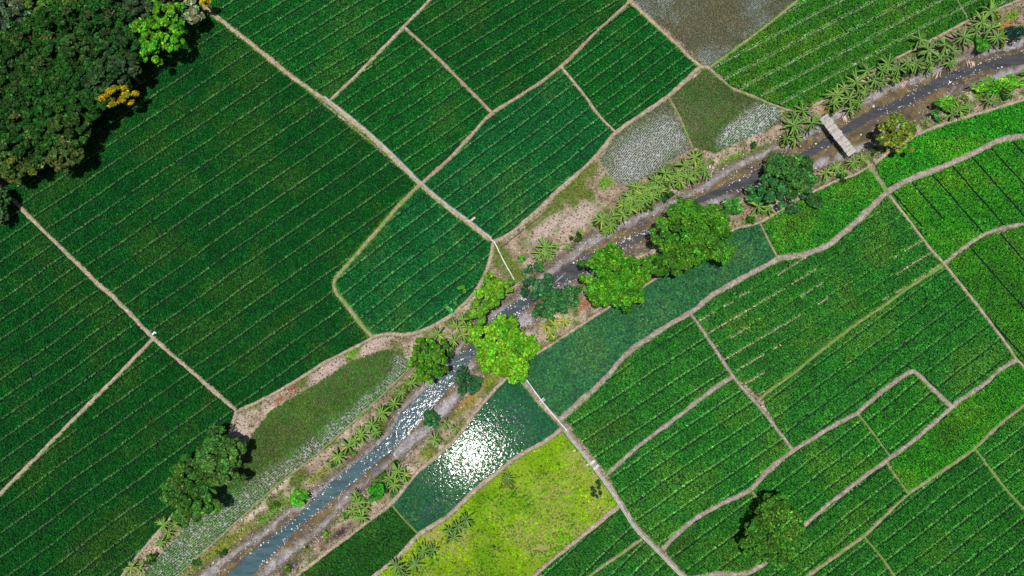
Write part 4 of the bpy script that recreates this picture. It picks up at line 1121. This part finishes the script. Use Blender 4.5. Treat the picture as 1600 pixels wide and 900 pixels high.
ROWS = [
    ('banana plant in the thick row upstream of the bridge', 'bananas upstream of the bridge', 1,
     [(1537, 30, 1.05), (1549, 16, 0.9), (1510, 55, 1.05), (1552, 44, 0.9), (1562, 56, 0.85), (1450, 78, 1.05), (1438, 61, 0.9), (1475, 68, 0.95), (1491, 79, 0.8), (1495, 90, 0.7),
      (1434, 97, 0.8), (1458, 101, 0.7), (1407, 107, 0.8), (1391, 98, 0.85), (1380, 111, 0.75), (1384, 125, 0.7), (1356, 110, 0.9), (1366, 124, 0.8), (1340, 126, 0.9), (1355, 137, 0.75),
      (1309, 146, 0.95), (1306, 160, 0.75), (1330, 150, 0.8), (1351, 152, 0.7), (1336, 163, 0.7), (1420, 100, 0.7), (1470, 86, 0.7), (1528, 46, 0.8), (1320, 138, 0.8), (1400, 118, 0.65), (1345, 143, 0.7)]),
    ('banana plant crowding the canal bank beside the bridge and footpath end', 'bananas beside the bridge', 1,
     [(1240, 193, 1.0), (1256, 172, 0.85), (1273, 190, 0.85), (1250, 208, 0.9), (1232, 212, 0.7), (1244, 180, 0.7)]),
    ('banana plant on the far bank between lime shrubs and vivid rice strip', 'bananas on the far bank', 1,
     [(1550, 155, 0.7), (1500, 171, 0.8), (1490, 177, 0.65), (1513, 165, 0.6), (1580, 147, 0.5)]),
    ('young pale banana plant at the far foot of the bridge', 'bananas at the bridge foot', 2,
     [(1335, 252, 0.6), (1307, 262, 0.6), (1292, 268, 0.6), (1347, 246, 0.5), (1318, 268, 0.5)]),
    ('yellow-green banana plant in the thick clump below the pale paddy', 'bananas below the silty paddy', 2,
     [(940, 342, 0.75), (955, 348, 0.75), (950, 357, 0.55), (972, 335, 0.75), (975, 318, 0.75), (984, 307, 0.65), (993, 312, 0.65), (997, 293, 0.75), (1003, 303, 0.7), (1008, 312, 0.65),
      (1020, 307, 0.65), (1025, 283, 0.7), (1028, 294, 0.7), (1042, 270, 0.8), (1046, 283, 0.7), (1072, 257, 0.75), (1075, 275, 0.75), (1085, 245, 0.7), (1088, 270, 0.7), (1101, 262, 0.7),
      (1062, 283, 0.65), (1106, 271, 0.5), (1012, 296, 0.65), (985, 325, 0.65), (962, 340, 0.6), (1058, 268, 0.7), (1035, 300, 0.55), (1092, 256, 0.6), (1000, 322, 0.6)]),
    ('banana plant in the isolated tuft on the dry bank above the feathery shrubs', 'bananas on the dry bank', 2, [(851, 386, 0.85), (845, 396, 0.75), (858, 397, 0.65)]),
    ('small ragged banana sucker on the dry bank', 'small suckers on the dry bank', 2, [(907, 362, 0.35), (888, 385, 0.38), (1175, 337, 0.4)]),
    ('banana plant below the shaggy tree beside the rice plot', 'bananas below the shaggy tree', 2, [(1185, 322, 0.75), (1201, 326, 0.55)]),
    ('banana plant in the tangled clump between rounded paddy and lime tree', 'bananas by the rounded paddy', 2,
     [(685, 522, 0.75), (712, 510, 0.75), (722, 522, 0.7), (709, 531, 0.65), (731, 511, 0.65), (697, 541, 0.6), (726, 498, 0.6)]),
    ('banana plant in the single file along the canal below the knobbly tree', 'bananas in single file', 2,
     [(650, 586, 0.55), (642, 598, 0.6), (662, 590, 0.5), (627, 612, 0.6), (617, 630, 0.6), (597, 647, 0.75), (580, 665, 0.75), (564, 680, 0.7), (543, 697, 0.75), (527, 712, 0.7), (586, 676, 0.55), (555, 690, 0.6)]),
    ('yellowing banana plant on the spit below the dark feathery shrub', 'bananas by the dark feathery shrub', 3, [(852, 510, 0.6), (867, 507, 0.65), (882, 502, 0.65), (860, 521, 0.5)]),
    ('banana plant at the edge of the flooded paddy by the silt', 'bananas at the flooded paddy corner', 2, [(695, 662, 0.55), (712, 667, 0.5), (677, 687, 0.6)]),
    ('banana plant in the clumps between emerald shrub and flooded paddy', 'bananas by the emerald shrub', 2,
     [(622, 737, 0.7), (632, 744, 0.65), (615, 757, 0.65), (608, 748, 0.6), (560, 787, 0.65), (563, 807, 0.7), (551, 799, 0.6), (555, 777, 0.6), (570, 795, 0.55)]),
    ('banana plant rooted in the lime-yellow field margin', 'bananas in the lime-yellow field', 1,
     [(727, 814, 0.7), (715, 823, 0.65), (710, 841, 0.6), (662, 862, 0.65), (677, 860, 0.55), (620, 887, 0.75), (650, 882, 0.65), (628, 897, 0.6), (792, 747, 0.5), (702, 828, 0.5)]),
    ('banana plant in the short tufts beneath the two joined trees', 'bananas beneath the joined trees', 2,
     [(255, 820, 0.6), (271, 820, 0.55), (262, 832, 0.5), (250, 848, 0.6), (232, 872, 0.42), (205, 887, 0.6), (216, 892, 0.55)]),
]
for label, group, tone, pts in ROWS:
    for px, py, s in pts:
        banana(px, py, s, tone, label, group, dry=random.choice((0, 0, 1, 2)))
        if len(pts) > 20 and random.random() < 0.5:       # younger suckers crowd the thick rows
            banana(px + random.uniform(-7, 7), py + random.uniform(-6, 4), s * random.uniform(0.55, 0.75), max(0, tone - random.randint(0, 1)), label.replace('tall banana', 'banana'), group, dry=1)

for gi_, (label, group, tone, pts) in enumerate(ROWS):
    for k, (px, py, s_) in enumerate(pts):
        if len(pts) < 3 or random.random() > (0.5 if len(pts) > 8 else 0.3): continue
        shrub(px + random.uniform(-7, 7), py + random.uniform(-3, 9), random.uniform(6, 11), random.uniform(0.7, 1.3),
              random.choice(((0.02, 0.08, 0.012), (0.035, 0.13, 0.012), (0.06, 0.16, 0.012), (0.12, 0.17, 0.02))),
              'low weedy shrub under the ' + group, 'weeds under the ' + group, nl=random.randint(180, 340), clumps=8)
# scattered undergrowth along both canal banks
ux = random.Random(5)
for L_, sd in ((bl, 1), (br, -1)):
    for i_ in range(6, len(L_) - 6, 4):
        if ux.random() < 0.42: continue
        t_ = L_[i_ + 1] - L_[i_ - 1]; t_ = t_ / np.linalg.norm(t_)
        o_ = ux.uniform(0.5, 2.2) * sd
        q_ = L_[i_] + np.array((-t_[1], t_[0])) * o_
        if any(inside(q_[None], f['w'])[0] for f in FIELDS): continue
        z_ = zg(q_[0], q_[1])
        side_ = 'the bank below the rounded and silty paddies' if sd == 1 else 'the bank below the big round trees'
        rt_ = empty('shrub', (q_[0], q_[1], z_), ux.uniform(0, 6))
        me_, c_, cc_ = crown_mesh('crown', ux.uniform(0.5, 1.1), 0.4, 0.15, ux.choice(((0.03, 0.11, 0.015), (0.05, 0.17, 0.015), (0.09, 0.2, 0.02), (0.13, 0.17, 0.03))), ux.randint(110, 220), i_ + 900 * (sd + 2), clumps=7, leaf=0.26, cr=0.36)
        mobj('crown', me_, rt_)
        MB().tube([(0, 0, -0.3), (0.03, 0, 0.2), (0.1, 0.05, 0.5)], [0.05, 0.04, 0.02], 5).build('trunk', M['bark'], rt_)
        tag(rt_, 'knee-high wild bush scattered along ' + side_, 'shrub', 'wild bushes along ' + side_)
# dead hanging fronds lying down the bank
for px, py, n, ang, L, lb in ((1321, 176, 10, -1.35, 1.7, 'heap of bleached dry fronds spilling down the bank by the bridge'),
                              (1417, 126, 7, -2.2, 1.2, 'dry brown fronds fallen from the banana row to the mud'),
                              (1519, 92, 8, -1.2, 1.3, 'yellowed dead fronds hanging over the narrow stream'),
                              (1468, 112, 5, -1.9, 0.9, 'small pale dead fronds on the mud below the tall bananas'),
                              (697, 545, 6, -0.9, 1.3, 'dry straw fronds beside the knobbly tree')):
    g = at(px, py, -0.8)
    z0 = zg(g.x, g.y)
    root = empty('dry_frond_heap', (g.x, g.y, z0))
    for k in range(n):
        a = ang + random.uniform(-0.45, 0.45)
        ox, oy = random.uniform(-0.8, 0.8), random.uniform(-0.4, 0.4)
        e = (ox + math.cos(a) * L, oy + math.sin(a) * L)
        za = max(0, zg(g.x + ox, g.y + oy) - z0) + 0.12
        zb_ = zg(g.x + e[0], g.y + e[1]) - z0 + 0.1
        mb = MB().tube([(ox, oy, za + 0.1), ((ox + e[0]) / 2, (oy + e[1]) / 2, (za + zb_) / 2 + 0.16), (e[0], e[1], zb_)], [0.05, 0.12, 0.05], 6)
        mb.build('frond', M['dry'], root, smooth=True)
    tag(root, lb, 'dry fronds')

# ------------------------------------------------------------------ bridge
A = at(1286.5, 182, 0.35); B = at(1332, 240.5, 0.35)
d = B - A
Lb = d.length
an = math.atan2(d.y, d.x)
br0 = empty('plank_bridge', (A.x, A.y, 0), an)
for s in (-0.55, 0.0, 0.55):
    MB().tube([(-0.4, s, 0.16), (Lb * 0.5, s + 0.03, 0.14), (Lb + 0.4, s, 0.16)], 0.13, 8).build('beam', M['beam'], br0, smooth=True)
for fx in (0.22, 0.74):
    for s in (-0.5, 0.5):
        MB().tube([(Lb * fx, s, -2.3), (Lb * fx, s, 0.12)], 0.1, 7).build('post', M['beam'], br0)
npk = 34
pw = Lb / npk
planks = [MB().box(-pw * 0.46, pw * 0.46, -0.98 + 0.05 * random.uniform(-1, 1), 0.98 + 0.05 * random.uniform(-1, 1), 0, 0.06).mesh('plank', M['wood2' if k % 3 else 'wood']) for k in range(6)]
for k in range(npk):
    mobj('plank', random.choice(planks), br0, ((k + 0.5) * pw, random.uniform(-0.06, 0.06), 0.29 + random.uniform(0, 0.02)), (random.uniform(-0.012, 0.012), random.uniform(-0.03, 0.03), random.uniform(-0.03, 0.03)))
tag(br0, 'weathered grey plank bridge spanning the muddy canal', 'bridge')


# ------------------------------------------------------------------ concrete irrigation channels and pipes
def channel(pts, off, w, wall, top, name, label, gapw):
    L = smooth_line(W(pts), 1.2)
    T = np.gradient(L, axis=0); T /= np.linalg.norm(T, axis=1)[:, None] + 1e-9
    N = np.column_stack([-T[:, 1], T[:, 0]])
    L = L + N * off
    root = empty(name, (L[0][0], L[0][1], 0))
    def ribbon(o0, o1, z0, z1, nm, mat):
        V = []; F = []
        for p, nn in zip(L - L[0], N):
            for o_, z_ in ((o0, z0), (o0, z1), (o1, z1), (o1, z0)):
                q = p + nn * o_
                V.append((q[0], q[1], z_))
        for i in range(len(L) - 1):
            for k in range(4):
                a = i * 4 + k; b = i * 4 + (k + 1) % 4
                F.append((a, a + 4, b + 4, b))
        mbm = MB(); mbm.v = [Vector(v) for v in V]; mbm.f = F
        mbm.f.append((0, 1, 2, 3)); e = len(V) - 4
        mbm.f.append((e + 3, e + 2, e + 1, e))
        mbm.build(nm, mat, root)
    ribbon(-w / 2 - wall, -w / 2, -0.05, top, 'channel_wall', M['concrete'])
    ribbon(w / 2, w / 2 + wall, -0.05, top + 0.004, 'channel_wall', M[gapw])
    ribbon(-w / 2 + 0.002, w / 2 - 0.002, -0.05, top - 0.12, 'channel_floor', M['cap'])
    tag(root, label, 'channel')


channel([(505, 154), (560, 197), (610, 242), (655, 287), (690, 317), (730, 347), (766, 375)], 0.42, 0.16, 0.09, 0.38, 'irrigation_channel', 'narrow concrete water channel edging the long straight tan bund', 'cap')
channel([(884, 671), (900, 692), (930, 730), (950, 757), (972, 790), (995, 825), (1030, 861), (1060, 892), (1100, 930)], -0.28, 0.24, 0.075, 0.42, 'irrigation_channel', 'concrete water channel beside the lime-yellow field', 'concrete')


def pipe(pts, r, label):
    Lp = smooth_line(W(pts), 0.8)
    o0 = Lp[0]
    root = empty('water_pipe', (o0[0], o0[1], 0))
    zz = bed_height(Lp)
    n = max(2, len(Lp) // 5)
    for i in range(0, len(Lp) - 1, 5):
        seg = Lp[i:i + 6]; zs = zz[i:i + 6]
        MB().tube([(q[0] - o0[0], q[1] - o0[1], max(z_, -0.5) + 0.34) for q, z_ in zip(seg, zs)], r, 8).build('pipe_length', M['white'], root, smooth=True)
    q = Lp[-1]
    MB().tube([(q[0] - o0[0], q[1] - o0[1], zz[-1] - 0.2), (q[0] - o0[0], q[1] - o0[1], max(zz[-1], -0.5) + 0.4)], r * 0.7, 7).build('support', M['cap'], root)
    tag(root, label, 'pipe')


M['white'] = noisy_mat('white_pipe', [(0.3, (0.62, 0.6, 0.57)), (0.7, (0.82, 0.8, 0.78))], 1.5, 0.5)
pipe([(767, 375), (773, 380), (779, 392), (788, 410), (797, 426), (803, 437)], 0.11, 'white pipe running down the dry bank towards the canal')
pipe([(806, 571), (825, 597), (850, 631), (878, 664), (886, 673)], 0.11, 'white pipe laid along the bund beside the flooded paddies')

g = at(847, 626)
bx = empty('sluice_box', (g.x, g.y, 0.2), R(40))
bx.scale = (0.8, 0.8, 0.8)
MB().box(-0.7, 0.7, -0.35, -0.2, 0, 0.45).build('side_wall', M['concrete'], bx)
MB().box(-0.7, 0.7, 0.2, 0.35, 0, 0.45).build('side_wall', M['concrete'], bx)
MB().box(-0.5, -0.42, -0.2, 0.2, 0, 0.55).build('gate_board', M['beam'], bx)
MB().box(-0.7, 0.7, -0.2, 0.2, 0, 0.08).build('floor_slab', M['cap'], bx)
tag(bx, 'small concrete sluice box straddling the white pipe', 'sluice')
g = at(928, 726)
bx = empty('channel_crossing', (g.x, g.y, 0.38), R(-50))
for k in range(3):
    MB().box(-0.75 + k * 0.52, -0.27 + k * 0.52, -0.6, 0.6, 0, 0.14).build('slab', M['concrete' if k != 1 else 'cap'], bx)
tag(bx, 'concrete slab crossing laid over the channel by the lime-yellow field', 'slab')
g = at(738, 344)
bx = empty('timber_spout', (g.x, g.y, 0.1), R(38))
MB().box(-0.9, 0.7, -0.2, 0.2, 0.32, 0.40).build('board', M['dry'], bx)
MB().box(0.5, 0.6, -0.15, 0.15, -0.15, 0.32).build('leg', M['beam'], bx)
tag(bx, 'short tan timber spout jutting from the channel into the blue-green paddy', 'spout')

# bamboo rail along the dry bank
p0 = at(872, 316); p1 = at(786, 385)
rt = empty('bamboo_rail', (p0.x, p0.y, 0))
dv = p1 - p0
for i in range(4):
    a_ = dv * (i / 4.0 - 0.01); b_ = dv * ((i + 1) / 4.0 + 0.01)
    MB().tube([(a_.x, a_.y, 0.36 + 0.02 * i), (b_.x, b_.y, 0.34 + 0.02 * i)], 0.08, 7).build('pole', M['beam'], rt)
for i in range(5):
    a_ = dv * (i / 4.0)
    MB().tube([(a_.x, a_.y, -0.2), (a_.x, a_.y, 0.45)], 0.06, 6).build('post', M['beam'], rt)
tag(rt, 'low dark bamboo rail along the dry bank beside the tan bund', 'rail')


# sacks, stones, driftwood
def sack(px, py, rz, lb):
    g = at(px, py)
    V = []; F = []
    n, k = 8, 10
    for i in range(n + 1):
        t = i / n
        w = 0.24 * math.sin(math.pi * (0.12 + 0.76 * t)) ** 0.5
        for j in range(k):
            a = 2 * math.pi * j / k
            V.append(((t - 0.5) * 0.75, math.cos(a) * w, 0.16 + math.sin(a) * w * 0.6 + 0.02 * math.sin(7 * t + a * 2)))
    for i in range(n):
        for j in range(k):
            F.append((i * k + j, i * k + (j + 1) % k, (i + 1) * k + (j + 1) % k, (i + 1) * k + j))
    root = empty('plastic_sack', (g.x, g.y, 0.28), rz)
    root.scale = (0.72, 0.72, 0.72)
    me = bpy.data.meshes.new('bag'); me.from_pydata(V, [], F + [tuple(range(k))[::-1], tuple(n * k + j for j in range(k))])
    me.materials.append(M['sack']); me.shade_smooth()
    mobj('bag', me, root)
    MB().tube([(0.37, 0, 0.16), (0.43, 0, 0.18), (0.52, 0.02, 0.2)], [0.12, 0.05, 0.1], 8).build('tied_neck', M['sack'], root)
    tag(root, lb, 'sack')


sack(241.0, 521.6, 0.9, 'pale blue-white sack lying nearer the bund junction')
sack(243.5, 519.8, -0.5, 'pale blue-white sack lying in the rice behind the other sack')


def stone(px, py, r, z, lb):
    g = at(px, py, z)
    z0 = zg(g.x, g.y)
    rr = random.Random(int(px * 7 + py))
    V = []; F = []
    n, k = 6, 9
    for i in range(n + 1):
        th = math.pi * i / n
        for j in range(k):
            a = 2 * math.pi * j / k
            q = r * rr.uniform(0.8, 1.15)
            V.append((math.sin(th) * math.cos(a) * q, math.sin(th) * math.sin(a) * q * 0.8, -math.cos(th) * q * 0.6 + r * 0.35))
    for i in range(n):
        for j in range(k):
            F.append((i * k + j, i * k + (j + 1) % k, (i + 1) * k + (j + 1) % k, (i + 1) * k + j))
    me = bpy.data.meshes.new('boulder'); me.from_pydata(V, [], F); me.materials.append(M['stone'])
    tag(mobj('boulder', me, None, (g.x, g.y, z0)), lb, 'boulder')


stone(1364, 167, 0.33, -1.8, 'pale boulder at the stream edge just upstream of the bridge')
stone(1412, 156, 0.28, -1.8, 'pale boulder in the middle of the narrow stream')
stone(918, 726, 0.3, 0, 'pale boulder beside the slab crossing')
stone(897, 704, 0.26, 0, 'small pale boulder on the lime field margin near the pipe end')

logs = [((868, 440), (884, 425), 0.14, 'bleached log caught across the canal beside the feathery shrub'),
        ((853, 452), (866, 446), 0.16, 'short pale log at the tip of the feathery dark shrub'),
        ((1030, 330), (1037, 312), 0.09, 'leaning pale pole below the yellow-green bananas'),
        ((1342, 217), (1346, 208), 0.06, 'thin pale stick on the brown mud by the bridge'),
        ((1106, 262), (1112, 282), 0.16, 'short white drain pipe leaking into the canal'),
        ((535, 798), (548, 784), 0.08, 'thin bleached branch near the emerald shrub bananas'),
        ((945, 383), (950, 378), 0.12, 'small driftwood piece on the mud opposite the largest tree'),
        ((572, 757), (578, 742), 0.07, 'thin bleached branch standing over the canal mud'),
        ((905, 465), (922, 457), 0.09, 'pale branch lying on the reddish bank by the fresh-green tree'),
        ((870, 420), (882, 407), 0.10, 'pale branch lying along the canal edge below the dry bank')]
for (pa, pb, r, lb) in logs:
    a_ = at(pa[0], pa[1], -1.2); b_ = at(pb[0], pb[1], -1.2)
    za = max(zg(a_.x, a_.y), WATER_Z); zb_ = max(zg(b_.x, b_.y), WATER_Z)
    mid = (a_ + b_) / 2
    zm = max((za + zb_) / 2, zg(mid.x, mid.y))
    o0 = Vector((a_.x, a_.y, za))
    mb = MB().tube([(0, 0, r * 0.6), (mid.x - a_.x + 0.08, mid.y - a_.y, zm - za + r * 0.8), (b_.x - a_.x, b_.y - a_.y, zb_ - za + r * 0.6)], [r, r * 0.9, r * 0.6], 7)
    nm = 'drain_pipe' if 'pipe' in lb else 'log'
    tag(mb.build(nm, M['white'] if 'pipe' in lb else M['wood'], None, smooth=True, loc=o0), lb, 'pipe' if 'pipe' in lb else 'log')
